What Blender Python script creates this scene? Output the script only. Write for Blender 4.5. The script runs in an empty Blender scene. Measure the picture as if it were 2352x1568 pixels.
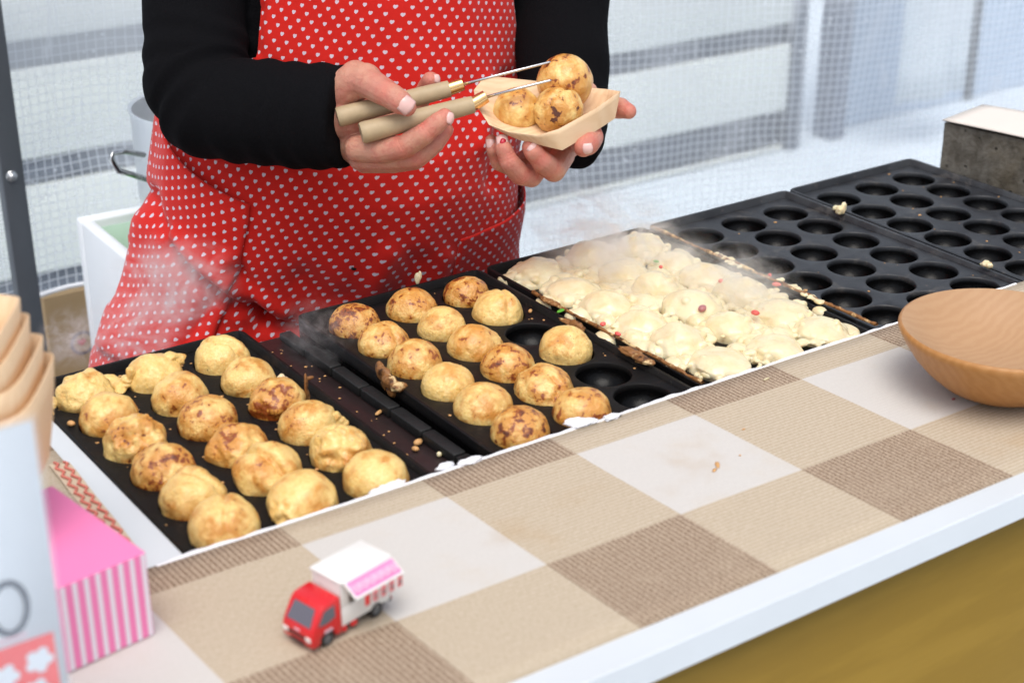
import bpy, bmesh, math, random
import numpy as np
from mathutils import Vector, Matrix, noise
from math import sin, cos, pi, radians

scene = bpy.context.scene
COL = scene.collection
random.seed(7)

# ------------------------------------------------------------------ camera, world, sun, exposure
CAM = Vector((-0.3691, -1.1075, 0.5514))
cd = bpy.data.cameras.new('camera')
cam = bpy.data.objects.new('camera', cd); COL.objects.link(cam)
cam.location = CAM
cam.rotation_euler = (1.1493, 0.0, -0.6155)
cd.sensor_width = 36.0; cd.lens = 55.19
cd.clip_start = 0.02; cd.clip_end = 400
cd.dof.use_dof = True; cd.dof.focus_distance = 1.40; cd.dof.aperture_fstop = 6.6
scene.camera = cam

world = bpy.data.worlds.new('World'); scene.world = world
world.use_nodes = True
wn = world.node_tree; wn.nodes.clear()
sky = wn.nodes.new('ShaderNodeTexSky'); sky.sky_type = 'NISHITA'
sky.sun_disc = False; sky.sun_elevation = radians(67); sky.sun_rotation = radians(-145)
sky.air_density = 1.0; sky.dust_density = 4.0; sky.ozone_density = 1.0
hs = wn.nodes.new('ShaderNodeHueSaturation'); hs.inputs['Saturation'].default_value = 0.5
bg = wn.nodes.new('ShaderNodeBackground'); bg.inputs['Strength'].default_value = 0.15
wo = wn.nodes.new('ShaderNodeOutputWorld')
wn.links.new(sky.outputs[0], hs.inputs['Color']); wn.links.new(hs.outputs[0], bg.inputs['Color'])
wn.links.new(bg.outputs[0], wo.inputs['Surface'])

sd = bpy.data.lights.new('sun', 'SUN'); sd.energy = 1.15; sd.angle = radians(40); sd.color = (1.0, 0.97, 0.92)
sun = bpy.data.objects.new('sun', sd); COL.objects.link(sun)
az, el = radians(-145), radians(67)     # azimuth measured from +Y towards +X: soft light from above the customer's side
sdir = Vector((sin(az)*cos(el), cos(az)*cos(el), sin(el)))
sun.rotation_euler = sdir.to_track_quat('Z', 'Y').to_euler()

scene.view_settings.view_transform = 'Standard'
scene.view_settings.look = 'None'
scene.view_settings.gamma = 1.0
scene.view_settings.exposure = 0.30
scene.view_settings.use_curve_mapping = False
scene.cycles.use_denoising = True
scene.cycles.max_bounces = 10
scene.cycles.transparent_max_bounces = 16
scene.cycles.volume_step_rate = 2.0
scene.cycles.volume_bounces = 4

# ------------------------------------------------------------------ small helpers
RM = cam.rotation_euler.to_matrix()
FPX, CX, CY = 3605.9, 1176.0, 784.1         # measured on a 2352 px wide copy of the photograph
def ray(x, y): return RM @ Vector(((x-CX)/FPX, -(y-CY)/FPX, -1.0))
def at(x, y, D): return CAM + ray(x, y)*D
def atz(x, y, z):
    d = ray(x, y); return CAM + d*((z-CAM.z)/d.z)
def atv(x, y, v):
    d = ray(x, y); return CAM + d*((v-CAM.y)/d.y)
def px(p):
    q = RM.transposed() @ (Vector(p)-CAM); return (CX+FPX*q.x/-q.z, CY-FPX*q.y/-q.z)
def dep(p): return -(RM.transposed() @ (Vector(p)-CAM)).z
def lerp(a, b, t): return a+(b-a)*t
def pl(pts, x):                               # piecewise linear
    if x <= pts[0][0]: return pts[0][1]
    for (a, va), (b, vb) in zip(pts, pts[1:]):
        if x <= b: return va+(vb-va)*(x-a)/(b-a)
    return pts[-1][1]
def nz(p, s, seed=0.0): return noise.noise(Vector((p[0]*s+seed, p[1]*s-seed*0.7, p[2]*s+seed*1.3)))
def fbm(p, s, seed=0.0, o=3):
    a, v = 1.0, 0.0
    for i in range(o):
        v += a*nz(p, s, seed+i*7.1); a *= 0.5; s *= 2.1
    return v

class MB:
    def __init__(s): s.v = []; s.f = []; s.m = []
    def add(s, vs, fs, m=0):
        n = len(s.v); s.v += [tuple(p) for p in vs]; s.f += [tuple(i+n for i in f) for f in fs]; s.m += [m]*len(fs); return s
    def box(s, a, b, m=0, M=None):
        (x0, y0, z0), (x1, y1, z1) = a, b
        vs = [(x0,y0,z0),(x1,y0,z0),(x1,y1,z0),(x0,y1,z0),(x0,y0,z1),(x1,y0,z1),(x1,y1,z1),(x0,y1,z1)]
        if M is not None: vs = [M @ Vector(p) for p in vs]
        return s.add(vs, [(0,3,2,1),(4,5,6,7),(0,1,5,4),(1,2,6,5),(2,3,7,6),(3,0,4,7)], m)
    def tube(s, pts, rad, n=12, caps=True, m=0):
        pts = [Vector(p) for p in pts]; vs = []; fs = []
        if not hasattr(rad, '__len__'): rad = [rad]*len(pts)
        up = None
        for i, p in enumerate(pts):
            d = (pts[min(i+1, len(pts)-1)]-pts[max(i-1, 0)]).normalized()
            if up is None: up = d.orthogonal().normalized()
            up = (up-d*up.dot(d)).normalized(); w = d.cross(up)
            for k in range(n):
                a = 2*pi*k/n; vs.append(p+(up*cos(a)+w*sin(a))*rad[i])
        for i in range(len(pts)-1):
            for k in range(n):
                a = i*n+k; b = i*n+(k+1) % n; fs.append((a, b, b+n, a+n))
        if caps:
            fs.append(tuple(reversed(range(n)))); fs.append(tuple(range((len(pts)-1)*n, len(pts)*n)))
        return s.add(vs, fs, m)
    def lathe(s, prof, c=(0,0,0), n=32, m=0, M=None):
        vs = []; fs = []
        for r, z in prof:
            for k in range(n):
                a = 2*pi*k/n; p = Vector((r*cos(a), r*sin(a), z)); vs.append((M @ p if M is not None else p+Vector(c)))
        for i in range(len(prof)-1):
            for k in range(n):
                a = i*n+k; b = i*n+(k+1) % n; fs.append((a, b, b+n, a+n))
        return s.add(vs, fs, m)
    def sphere(s, c, r, n=12, k=8, m=0):
        if not hasattr(r, '__len__'): r = (r, r, r)
        vs = [(c[0], c[1], c[2]-r[2])]; fs = []
        for j in range(1, k):
            t = -pi/2+pi*j/k
            for i in range(n):
                a = 2*pi*i/n; vs.append((c[0]+r[0]*cos(t)*cos(a), c[1]+r[1]*cos(t)*sin(a), c[2]+r[2]*sin(t)))
        vs.append((c[0], c[1], c[2]+r[2])); last = len(vs)-1
        for i in range(n): fs.append((0, 1+(i+1) % n, 1+i)); fs.append((last, last-n+i, last-n+(i+1) % n))
        for j in range(k-2):
            for i in range(n):
                a = 1+j*n+i; b = 1+j*n+(i+1) % n; fs.append((a, b, b+n, a+n))
        return s.add(vs, fs, m)
    def grid(s, fn, nu, nv, m=0):
        vs = [fn(i/nu, j/nv) for j in range(nv+1) for i in range(nu+1)]
        fs = [(j*(nu+1)+i, j*(nu+1)+i+1, (j+1)*(nu+1)+i+1, (j+1)*(nu+1)+i) for j in range(nv) for i in range(nu)]
        return s.add(vs, fs, m)
    def prism(s, loop, h0, h1, M, m=0):       # loop of 2D points extruded along local Z of M
        n = len(loop); vs = [M @ Vector((x, y, h0)) for x, y in loop]+[M @ Vector((x, y, h1)) for x, y in loop]
        fs = [tuple(reversed(range(n))), tuple(range(n, 2*n))]+[(i, (i+1) % n, n+(i+1) % n, n+i) for i in range(n)]
        return s.add(vs, fs, m)

def wloc(o):
    p = Vector((0, 0, 0))
    while o is not None: p += o.location; o = o.parent
    return p
def mk(name, mb, mat, parent=None, loc=None, smooth=True, sharp=None, bevel=0.0, uv=None, solid=0.0, fix=True):
    """links the shape (given in place coordinates) as one mesh object"""
    base = Vector(loc) if loc is not None else (wloc(parent) if parent is not None else Vector((0, 0, 0)))
    me = bpy.data.meshes.new(name)
    vs = [(p[0]-base.x, p[1]-base.y, p[2]-base.z) for p in mb.v]
    me.from_pydata(vs, [], mb.f)
    mats = mat if isinstance(mat, (list, tuple)) else [mat]
    for m_ in mats: me.materials.append(m_)
    if len(mats) > 1: me.polygons.foreach_set('material_index', mb.m)
    if uv is not None:
        l = me.uv_layers.new(name='UVMap'); vi = np.zeros(len(me.loops), dtype=np.int32); me.loops.foreach_get('vertex_index', vi)
        l.data.foreach_set('uv', np.asarray(uv, dtype=np.float32)[vi].ravel())
    if fix or bevel:
        bm = bmesh.new(); bm.from_mesh(me)
        if bevel:
            es = [e for e in bm.edges if len(e.link_faces) == 2 and e.calc_face_angle(0) > 0.5]
            bmesh.ops.bevel(bm, geom=es, offset=bevel, segments=2, affect='EDGES', profile=0.5)
        if fix: bmesh.ops.recalc_face_normals(bm, faces=bm.faces)
        bm.to_mesh(me); bm.free()
    if smooth:
        me.shade_smooth()
        if sharp is not None: me.set_sharp_from_angle(angle=radians(sharp))
    o = bpy.data.objects.new(name, me); COL.objects.link(o)
    if parent is not None:
        o.parent = parent; o.location = base-wloc(parent)
    else: o.location = base
    if solid:
        md = o.modifiers.new('thickness', 'SOLIDIFY'); md.thickness = abs(solid); md.offset = 1 if solid > 0 else -1
    return o
def tag(o, label=None, cat=None, group=None, kind=None):
    for k, v in (('label', label), ('category', cat), ('group', group), ('kind', kind)):
        if v: o[k] = v
    return o
def thing(name, loc, label, cat, group=None):
    o = bpy.data.objects.new(name, None); COL.objects.link(o); o.location = loc
    o.empty_display_size = 0.02
    return tag(o, label, cat, group)
def ico(sub):
    bm = bmesh.new(); bmesh.ops.create_icosphere(bm, subdivisions=sub, radius=1.0)
    bm.verts.ensure_lookup_table()
    v = [x.co.copy() for x in bm.verts]; f = [tuple(x.index for x in p.verts) for p in bm.faces]; bm.free(); return v, f
ICO = {k: ico(k) for k in (1, 2, 3, 4, 5)}

def organic(build, voxel, smooth=6, fac=0.5):
    """merges overlapping closed shells into one continuous skin; returns an MB"""
    me = bpy.data.meshes.new('tmp'); me.from_pydata(build.v, [], build.f)
    bm = bmesh.new(); bm.from_mesh(me); bmesh.ops.recalc_face_normals(bm, faces=bm.faces); bm.to_mesh(me); bm.free()
    o = bpy.data.objects.new('tmp', me); COL.objects.link(o)
    r = o.modifiers.new('r', 'REMESH'); r.mode = 'VOXEL'; r.voxel_size = voxel; r.adaptivity = 0
    if smooth:
        s = o.modifiers.new('s', 'SMOOTH'); s.factor = fac; s.iterations = smooth
    dg = bpy.context.evaluated_depsgraph_get(); e = o.evaluated_get(dg); m2 = e.to_mesh()
    out = MB(); out.v = [tuple(v.co) for v in m2.vertices]; out.f = [tuple(p.vertices) for p in m2.polygons]; out.m = [0]*len(out.f)
    e.to_mesh_clear(); bpy.data.objects.remove(o); bpy.data.meshes.remove(me)
    return out
def caps_chain(mb, pts, n=14):
    """pts: (point, radius) list; tapered capsules joint to joint"""
    for i, (p, r) in enumerate(pts):
        mb.sphere(p, r, n, 10)
        if i:
            q, rq = pts[i-1]
            k = max(2, int((Vector(p)-Vector(q)).length/0.01))
            mb.tube([Vector(q).lerp(Vector(p), t/k) for t in range(k+1)], [lerp(rq, r, t/k) for t in range(k+1)], n)

# ------------------------------------------------------------------ node helpers
class NT:
    def __init__(s, name):
        s.mat = bpy.data.materials.new(name); s.mat.use_nodes = True; s.t = s.mat.node_tree; s.t.nodes.clear()
        s.out = s.t.nodes.new('ShaderNodeOutputMaterial')
    def n(s, typ, **kw):
        x = s.t.nodes.new(typ)
        for k, v in kw.items(): setattr(x, k, v)
        return x
    def l(s, a, b): s.t.links.new(a, b)
    def set(s, sock, v):
        if v is None: return
        if isinstance(v, bpy.types.NodeSocket): s.l(v, sock)
        else:
            if isinstance(v, tuple) and len(v) == 3 and sock.type == 'RGBA': v = (*v, 1.0)
            sock.default_value = v
    def math(s, op, a, b=None, c=None, clamp=False):
        x = s.n('ShaderNodeMath', operation=op); x.use_clamp = clamp
        s.set(x.inputs[0], a); s.set(x.inputs[1], b); s.set(x.inputs[2], c); return x.outputs[0]
    def mix(s, f, a, b):
        x = s.n('ShaderNodeMix', data_type='RGBA'); s.set(x.inputs[0], f); s.set(x.inputs[6], a); s.set(x.inputs[7], b); return x.outputs[2]
    def noise(s, scale, detail=3.0, rough=0.5, vec=None, dist=0.0):
        x = s.n('ShaderNodeTexNoise'); s.set(x.inputs['Scale'], scale); x.inputs['Detail'].default_value = detail
        x.inputs['Roughness'].default_value = rough; x.inputs['Distortion'].default_value = dist
        if vec is not None: s.l(vec, x.inputs['Vector'])
        return x.outputs['Fac']
    def voro(s, scale, vec=None, feature='F1'):
        x = s.n('ShaderNodeTexVoronoi'); x.feature = feature; s.set(x.inputs['Scale'], scale)
        if vec is not None: s.l(vec, x.inputs['Vector'])
        return x.outputs['Distance']
    def step(s, v, a, b):                     # smooth ramp 0..1 between a and b
        x = s.n('ShaderNodeMapRange'); x.interpolation_type = 'SMOOTHSTEP'
        s.set(x.inputs[0], v); s.set(x.inputs[1], a); s.set(x.inputs[2], b); return x.outputs[0]
    def obj(s): return s.n('ShaderNodeTexCoord').outputs['Object']
    def uv(s): return s.n('ShaderNodeTexCoord').outputs['UV']
    def geo(s): return s.n('ShaderNodeNewGeometry').outputs['Position']
    def scale(s, v, xyz):
        x = s.n('ShaderNodeVectorMath', operation='MULTIPLY'); s.l(v, x.inputs[0]); x.inputs[1].default_value = xyz; return x.outputs[0]
    def addv(s, v, w):
        x = s.n('ShaderNodeVectorMath', operation='ADD'); s.l(v, x.inputs[0]); s.set(x.inputs[1], w); return x.outputs[0]
    def xyz(s, v):
        x = s.n('ShaderNodeSeparateXYZ'); s.l(v, x.inputs[0]); return x.outputs
    def bump(s, h, strength=0.3, dist=0.001):
        x = s.n('ShaderNodeBump'); x.inputs['Strength'].default_value = strength; x.inputs['Distance'].default_value = dist
        s.l(h, x.inputs['Height']); return x.outputs[0]
    def pbr(s, color=None, rough=0.5, metal=0.0, normal=None, spec=0.5, sss=0.0, sssr=(1,0.5,0.25), ssss=0.004, trans=0.0, sheen=0.0, coat=0.0, alpha=None):
        b = s.n('ShaderNodeBsdfPrincipled')
        s.set(b.inputs['Base Color'], color); s.set(b.inputs['Roughness'], rough); s.set(b.inputs['Metallic'], metal)
        s.set(b.inputs['Specular IOR Level'], spec); s.set(b.inputs['Subsurface Weight'], sss)
        b.inputs['Subsurface Radius'].default_value = sssr; b.inputs['Subsurface Scale'].default_value = ssss
        s.set(b.inputs['Transmission Weight'], trans); s.set(b.inputs['Sheen Weight'], sheen); s.set(b.inputs['Coat Weight'], coat)
        if alpha is not None: s.set(b.inputs['Alpha'], alpha)
        if normal is not None: s.l(normal, b.inputs['Normal'])
        s.l(b.outputs[0], s.out.inputs['Surface']); return s.mat

def plain(name, col, rough=0.5, var=0.12, scale=30.0, metal=0.0, bump=0.0, bscale=200.0, spec=0.5, **kw):
    t = NT(name); o = t.obj(); n = t.noise(scale, 4, 0.6, o)
    c = t.mix(n, tuple(x*(1-var) for x in col), tuple(min(1, x*(1+var)) for x in col))
    nm = t.bump(t.noise(bscale, 4, 0.6, o), bump, 0.001) if bump else None
    r = t.math('ADD', t.math('MULTIPLY', t.noise(scale*2.3, 3, 0.5, o), 0.2), rough-0.1)
    return t.pbr(c, r, metal, nm, spec, **kw)

# ------------------------------------------------------------------ materials
def mat_iron(seasoned):
    t = NT('cast_iron'); o = t.obj()
    n1 = t.noise(22, 5, 0.65, o); n2 = t.noise(160, 4, 0.7, o); n3 = t.noise(9, 3, 0.5, o)
    c = t.mix(t.step(n1, 0.35, 0.7), (0.008, 0.008, 0.010) if seasoned else (0.006, 0.006, 0.007), (0.028, 0.032, 0.038) if seasoned else (0.010, 0.009, 0.008))
    c = t.mix(t.math('MULTIPLY', t.step(n2, 0.62, 0.72), 0.75 if seasoned else 0.25), c, (0.085, 0.07, 0.06))
    wear = t.step(t.noise(34, 6, .75, o, .8), .54, .66)
    c = t.mix(t.math('MULTIPLY', wear, 0.6 if seasoned else 0.35), c, (0.075, 0.068, 0.062) if seasoned else (0.035, 0.022, 0.016))
    r = t.math('ADD', t.math('MULTIPLY', n3, 0.3), 0.30 if seasoned else 0.34)
    r = t.math('ADD', r, t.math('MULTIPLY', t.step(n1, .4, .7), 0.14))
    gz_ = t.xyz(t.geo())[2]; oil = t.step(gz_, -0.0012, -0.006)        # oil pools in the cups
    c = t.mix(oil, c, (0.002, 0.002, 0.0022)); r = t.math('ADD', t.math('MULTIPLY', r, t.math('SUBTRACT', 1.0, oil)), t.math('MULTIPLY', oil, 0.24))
    h = t.math('ADD', t.noise(420, 3, 0.6, o), t.math('MULTIPLY', t.noise(1500, 2, 0.5, o), 0.4))
    sp_ = t.math('ADD', 0.16, t.math('MULTIPLY', t.math('SUBTRACT', 1.0, oil), 0.45 if seasoned else 0.0))
    return t.pbr(c, r, 0.0, t.bump(h, 0.30, 0.0007), sp_)
M_IRON = mat_iron(True); M_IRON_OILY = mat_iron(False)

def mat_ball():
    t = NT('grilled_batter'); o = t.obj()
    oi = t.n('ShaderNodeObjectInfo'); sp = t.n('ShaderNodeSeparateColor'); t.l(oi.outputs['Color'], sp.inputs[0])
    br, seed, ch = sp.outputs[0], sp.outputs[1], sp.outputs[2]
    v = t.addv(o, None); off = t.n('ShaderNodeCombineXYZ'); t.set(off.inputs[0], seed); t.set(off.inputs[1], t.math('MULTIPLY', seed, 1.7)); t.set(off.inputs[2], t.math('MULTIPLY', seed, -.6))
    t.l(off.outputs[0], v.node.inputs[1])
    vs_ = t.n('ShaderNodeVectorMath', operation='SCALE'); t.l(v, vs_.inputs[0]); t.set(vs_.inputs['Scale'], t.math('ADD', 0.70, t.math('MULTIPLY', t.math('FRACT', t.math('MULTIPLY', seed, 3.77)), 0.75))); v = vs_.outputs[0]
    big = t.noise(46, 2.5, 0.55, v, 0.25); mid = t.noise(130, 3.5, 0.6, v, 0.35); fine = t.noise(420, 4, 0.65, v, 0.3)
    z = t.xyz(o)[2]
    c = t.mix(t.step(fine, 0.3, 0.75), (0.82, 0.54, 0.165), (0.89, 0.66, 0.27))
    g = t.math('ADD', t.math('MULTIPLY', big, 0.75), t.math('MULTIPLY', mid, 0.35))
    th = t.math('SUBTRACT', 0.625, t.math('MULTIPLY', br, 0.30))
    c = t.mix(t.math('MULTIPLY', t.step(g, th, t.math('ADD', th, 0.20)), 0.92), c, (0.62, 0.265, 0.043))
    th2 = t.math('SUBTRACT', 0.785, t.math('MULTIPLY', br, 0.27))
    c = t.mix(t.step(t.math('ADD', t.math('MULTIPLY', big, .42), t.math('MULTIPLY', mid, .66)), th2, t.math('ADD', th2, 0.055)), c, (0.27, 0.062, 0.009))
    sv = t.step(t.math('ADD', t.math('MULTIPLY', mid, 0.8), t.math('MULTIPLY', big, 0.28)), t.math('SUBTRACT', 0.785, t.math('MULTIPLY', ch, 0.17)), t.math('SUBTRACT', 0.85, t.math('MULTIPLY', ch, 0.17)))
    c = t.mix(sv, c, (0.10, 0.024, 0.006))
    spots = t.step(t.voro(150, v), 0.13, 0.06); rare = t.step(t.noise(33, 2, 0.5, v), 0.50, 0.62)
    c = t.mix(t.math('MULTIPLY', t.math('MULTIPLY', spots, rare), 0.85), c, (0.13, 0.035, 0.008))
    h = t.math('ADD', t.math('MULTIPLY', t.noise(260, 5, 0.7, v, 0.5), 1.0), t.math('MULTIPLY', t.voro(420, v), -0.45))
    rr = t.math('ADD', 0.22, t.math('MULTIPLY', t.noise(70, 3, .5, v), 0.24))
    return t.pbr(c, rr, 0, t.bump(h, 0.60, 0.0015), 0.6, coat=0.18, sss=0.12, sssr=(1, .55, .22), ssss=0.004)
M_BALL = mat_ball()

def mat_raw():
    t = NT('wet_batter'); o = t.obj(); v = t.geo()
    n = t.noise(70, 4, 0.6, v); f = t.noise(300, 4, 0.6, v)
    c = t.mix(t.step(n, 0.35, 0.7), (0.79, 0.70, 0.47), (0.75, 0.615, 0.355))
    c = t.mix(t.math('MULTIPLY', t.step(f, 0.62, 0.75), 0.25), c, (0.6, 0.36, 0.12))
    h = t.math('ADD', f, t.math('MULTIPLY', t.voro(300, v), -0.6))
    return t.pbr(c, 0.22, 0, t.bump(h, 0.30, 0.001), 0.5, sss=0.35, sssr=(1, .7, .4), ssss=0.005)
M_RAW = mat_raw()

def mat_crust():
    t = NT('burnt_crust'); v = t.geo(); n = t.noise(160, 5, 0.65, v); f = t.noise(60, 3, 0.5, v)
    c = t.mix(t.step(n, 0.35, 0.5), (0.05, 0.018, 0.006), (0.26, 0.11, 0.03))
    c = t.mix(t.step(t.math('ADD', t.math('MULTIPLY', n, .5), t.math('MULTIPLY', f, .5)), 0.52, 0.62), c, (0.70, 0.52, 0.26))
    return t.pbr(c, 0.55, 0, t.bump(t.noise(500, 4, 0.6, v), 0.5, 0.001))
M_CRUST = mat_crust()

def mat_cloth():
    t = NT('checked_tablecloth'); g = t.xyz(t.geo()); X, Y = g[0], g[1]
    u = t.math('ADD', X, t.math('MULTIPLY', t.math('ADD', Y, 0.28), 0.045)); v = t.math('ADD', Y, t.math('MULTIPLY', X, 0.018))
    fu = t.math('FRACT', t.math('DIVIDE', t.math('SUBTRACT', u, 0.1385-0.1115*10), 0.223))
    fv = t.math('FRACT', t.math('DIVIDE', t.math('SUBTRACT', v, -0.307-0.1095*10), 0.219))
    on_u = t.math('LESS_THAN', fu, 0.5); on_v = t.math('LESS_THAN', fv, 0.5)
    both = t.math('MULTIPLY', on_u, on_v); any_ = t.math('MAXIMUM', on_u, on_v)
    fib = t.noise(1, 3, 0.6, t.scale(t.geo(), (900, 260, 300))); blot = t.noise(26, 4, 0.6, t.geo())
    ribv = t.math('SINE', t.math('MULTIPLY', v, 2*pi/0.0036)); ribu = t.math('SINE', t.math('MULTIPLY', u, 2*pi/0.0040))
    fl = t.noise(1, 4, 0.7, t.scale(t.geo(), (600, 600, 300)))
    light = t.mix(fib, (0.53, 0.505, 0.475), (0.63, 0.605, 0.57))
    tanm = t.step(t.math('ADD', t.math('MULTIPLY', ribv, 0.10), t.math('ADD', t.math('MULTIPLY', fib, 0.7), 0.15)), 0.25, 0.8)
    tan = t.mix(tanm, (0.41, 0.325, 0.225), (0.585, 0.51, 0.405))
    drk = t.step(t.math('ADD', t.math('MULTIPLY', ribu, 0.14), t.math('ADD', t.math('MULTIPLY', t.math('SUBTRACT', fl, .5), 1.6), .5)), 0.2, 0.9)
    dark = t.mix(drk, (0.17, 0.105, 0.062), (0.56, 0.455, 0.345))
    c = t.mix(any_, light, tan); c = t.mix(both, c, dark)
    c = t.mix(t.math('MULTIPLY', t.step(blot, 0.5, 0.8), 0.25), c, (0.55, 0.45, 0.33))
    st = t.math('MULTIPLY', t.step(t.noise(7, 4, 0.6, t.geo()), 0.60, 0.75), 0.35)
    c = t.mix(st, c, (0.42, 0.28, 0.14))
    h = t.math('ADD', t.math('MULTIPLY', ribv, 0.5), t.math('ADD', t.math('MULTIPLY', t.math('MULTIPLY', ribu, both), 0.5), t.math('MULTIPLY', fl, 0.8)))
    return t.pbr(c, 0.8, 0, t.bump(h, 0.22, 0.0005), 0.2)
M_CLOTH = mat_cloth()

def mat_hearts():
    t = NT('red_heart_cotton'); s = t.xyz(t.uv()); px_, py_, sz = 0.0138, 0.0072, 0.00172
    y = t.math('DIVIDE', s[1], py_); row = t.math('FLOOR', y)
    x = t.math('ADD', t.math('DIVIDE', s[0], px_), t.math('MULTIPLY', t.math('MODULO', t.math('ADD', row, 1000), 2.0), 0.5))
    hx = t.math('MULTIPLY', t.math('SUBTRACT', t.math('FRACT', x), 0.5), px_/sz)
    hy = t.math('ADD', t.math('MULTIPLY', t.math('SUBTRACT', t.math('FRACT', y), 0.5), py_/sz), 0.1)
    x2 = t.math('MULTIPLY', hx, hx); y2 = t.math('MULTIPLY', hy, hy); q = t.math('SUBTRACT', t.math('ADD', x2, y2), 1.0)
    val = t.math('SUBTRACT', t.math('MULTIPLY', q, t.math('MULTIPLY', q, q)), t.math('MULTIPLY', x2, t.math('MULTIPLY', y2, hy)))
    heart = t.math('LESS_THAN', val, 0.0)
    o = t.obj(); n = t.noise(8, 4, 0.6, o); f = t.noise(900, 3, 0.6, o)
    red = t.mix(n, (0.58, 0.011, 0.006), (0.68, 0.017, 0.010))
    st = t.step(t.noise(24, 4, 0.6, o), 0.66, 0.76)
    hc = t.mix(st, (0.68, 0.57, 0.64), (0.60, 0.43, 0.27))
    c = t.mix(heart, red, hc)
    return t.pbr(c, 0.75, 0, t.bump(t.math('ADD', f, t.math('MULTIPLY', t.noise(45, 4, 0.6, o), 3.0)), 0.22, 0.001), 0.2, sheen=0.15)
M_HEART = mat_hearts()

def mat_fleece():
    t = NT('black_fleece'); o = t.obj(); n = t.noise(700, 4, 0.7, o); w = t.noise(30, 4, 0.6, o)
    c = t.mix(n, (0.0026, 0.0026, 0.0032), (0.0075, 0.0075, 0.0090))
    return t.pbr(c, 0.95, 0, t.bump(t.math('ADD', n, w), 0.5, 0.0015), 0.06)
M_FLEECE = mat_fleece()
M_TROUSER = plain('dark_denim', (0.02, 0.022, 0.035), 0.9)

def mat_skin():
    t = NT('skin'); o = t.obj(); g = t.geo()
    a = t.noise(38, 4, 0.6, o); b = t.noise(140, 4, 0.6, o); f = t.noise(1100, 3, 0.6, o)
    c = t.mix(t.step(a, 0.32, 0.68), (0.58, 0.30, 0.205), (0.55, 0.225, 0.165))
    c = t.mix(t.math('MULTIPLY', t.step(b, 0.48, 0.70), 0.55), c, (0.50, 0.15, 0.115))
    at_ = t.n('ShaderNodeAttribute'); at_.attribute_name = 'redness'
    c = t.mix(t.math('MULTIPLY', at_.outputs['Fac'], t.math('ADD', .35, t.math('MULTIPLY', b, .6))), c, (0.60, 0.155, 0.115))
    wr = t.noise(1, 4, 0.6, t.scale(o, (260, 260, 260)), 1.5)
    return t.pbr(c, 0.44, 0, t.bump(t.math('ADD', f, t.math('MULTIPLY', wr, 2.6)), 0.45, 0.0009), 0.42, sss=0.22, sssr=(1, .35, .2), ssss=0.005)
M_SKIN = mat_skin()
M_NAIL = plain('fingernail', (0.74, 0.47, 0.43), 0.22, 0.08, 90)
M_NAIL_TIP = plain('nail_tip', (0.80, 0.64, 0.58), 0.25, 0.05, 90)
M_NAIL_ART = plain('red_nail_art', (0.45, 0.01, 0.03), 0.25, 0.1, 90)
M_HAIR = plain('dark_hair', (0.02, 0.014, 0.01), 0.5)

def mat_wood(name, a, b, rough, axis=(1, 12, 12), ring=30.0, bump=0.15, dist=1.2, spec=0.4):
    t = NT(name); o = t.obj(); s = t.scale(o, axis)
    w = t.n('ShaderNodeTexWave'); w.wave_type = 'BANDS'; w.bands_direction = 'Y'; w.inputs['Scale'].default_value = ring
    w.inputs['Distortion'].default_value = dist*4; w.inputs['Detail'].default_value = 3; w.inputs['Detail Scale'].default_value = 1.4; t.l(s, w.inputs['Vector'])
    f = t.noise(60, 5, 0.65, s); big = t.noise(6, 3, 0.5, o)
    m = t.math('ADD', t.math('MULTIPLY', w.outputs['Fac'], 0.45), t.math('MULTIPLY', f, 0.55))
    c = t.mix(t.step(m, 0.2, 0.85), a, b); c = t.mix(t.math('MULTIPLY', t.step(big, 0.45, 0.75), 0.3), c, tuple(x*.75 for x in a))
    return t.pbr(c, rough, 0, t.bump(f, bump, 0.001), spec)
M_BOWL = mat_wood('turned_bowl_wood', (0.41, 0.185, 0.052), (0.45, 0.215, 0.068), 0.40, (3, 5, 9), 7, 0.06, 2.0)
M_BOWL_IN = mat_wood('bowl_inside_wood', (0.43, 0.25, 0.130), (0.46, 0.28, 0.15), 0.55, (4, 7, 3), 6, 0.12, 2.0)
M_HANDLE = plain('bare_handle_wood', (0.44, 0.335, 0.20), 0.55, 0.22, 70, bump=0.12, bscale=500)
M_BOAT = mat_wood('thin_veneer', (0.76, 0.53, 0.32), (0.82, 0.60, 0.385), 0.6, (2, 9, 9), 6, 0.05, 1.2)
M_PANEL = mat_wood('stained_plywood', (0.215, 0.128, 0.009), (0.25, 0.152, 0.014), 0.6, (0.8, 3, 5), 4, 0.10, 1.5)
M_WHITE = plain('white_paint', (0.62, 0.66, 0.69), 0.42, 0.05, 14, bump=0.08, bscale=120)
M_TISSUE = plain('white_paper_towel', (0.84, 0.85, 0.88), 0.9, 0.05, 60, bump=0.5, bscale=300)
M_STEEL = plain('polished_steel', (0.62, 0.63, 0.64), 0.24, 0.08, 60, metal=1.0, bump=.1, bscale=400)
M_BRASS = plain('brass', (0.80, 0.50, 0.22), 0.22, 0.15, 120, metal=1.0)
M_ALU = plain('dull_aluminium', (0.78, 0.80, 0.82), 0.5, 0.06, 12, metal=1.0)
M_STOVE = plain('burner_enamel', (0.020, 0.012, 0.012), 0.38, 0.4, 40, bump=0.2, bscale=160)
M_SOOT = plain('charred_iron', (0.006, 0.006, 0.006), 0.6, 0.5, 60, bump=0.6, bscale=220)
M_STYRO = plain('polystyrene', (0.80, 0.83, 0.86), 0.6, 0.04, 20, bump=0.3, bscale=260)
M_GREENBOX = plain('pale_green_liner', (0.42, 0.60, 0.48), 0.5)
M_LETTUCE = plain('green_leaf', (0.10, 0.42, 0.04), 0.5, 0.4, 60)
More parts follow.
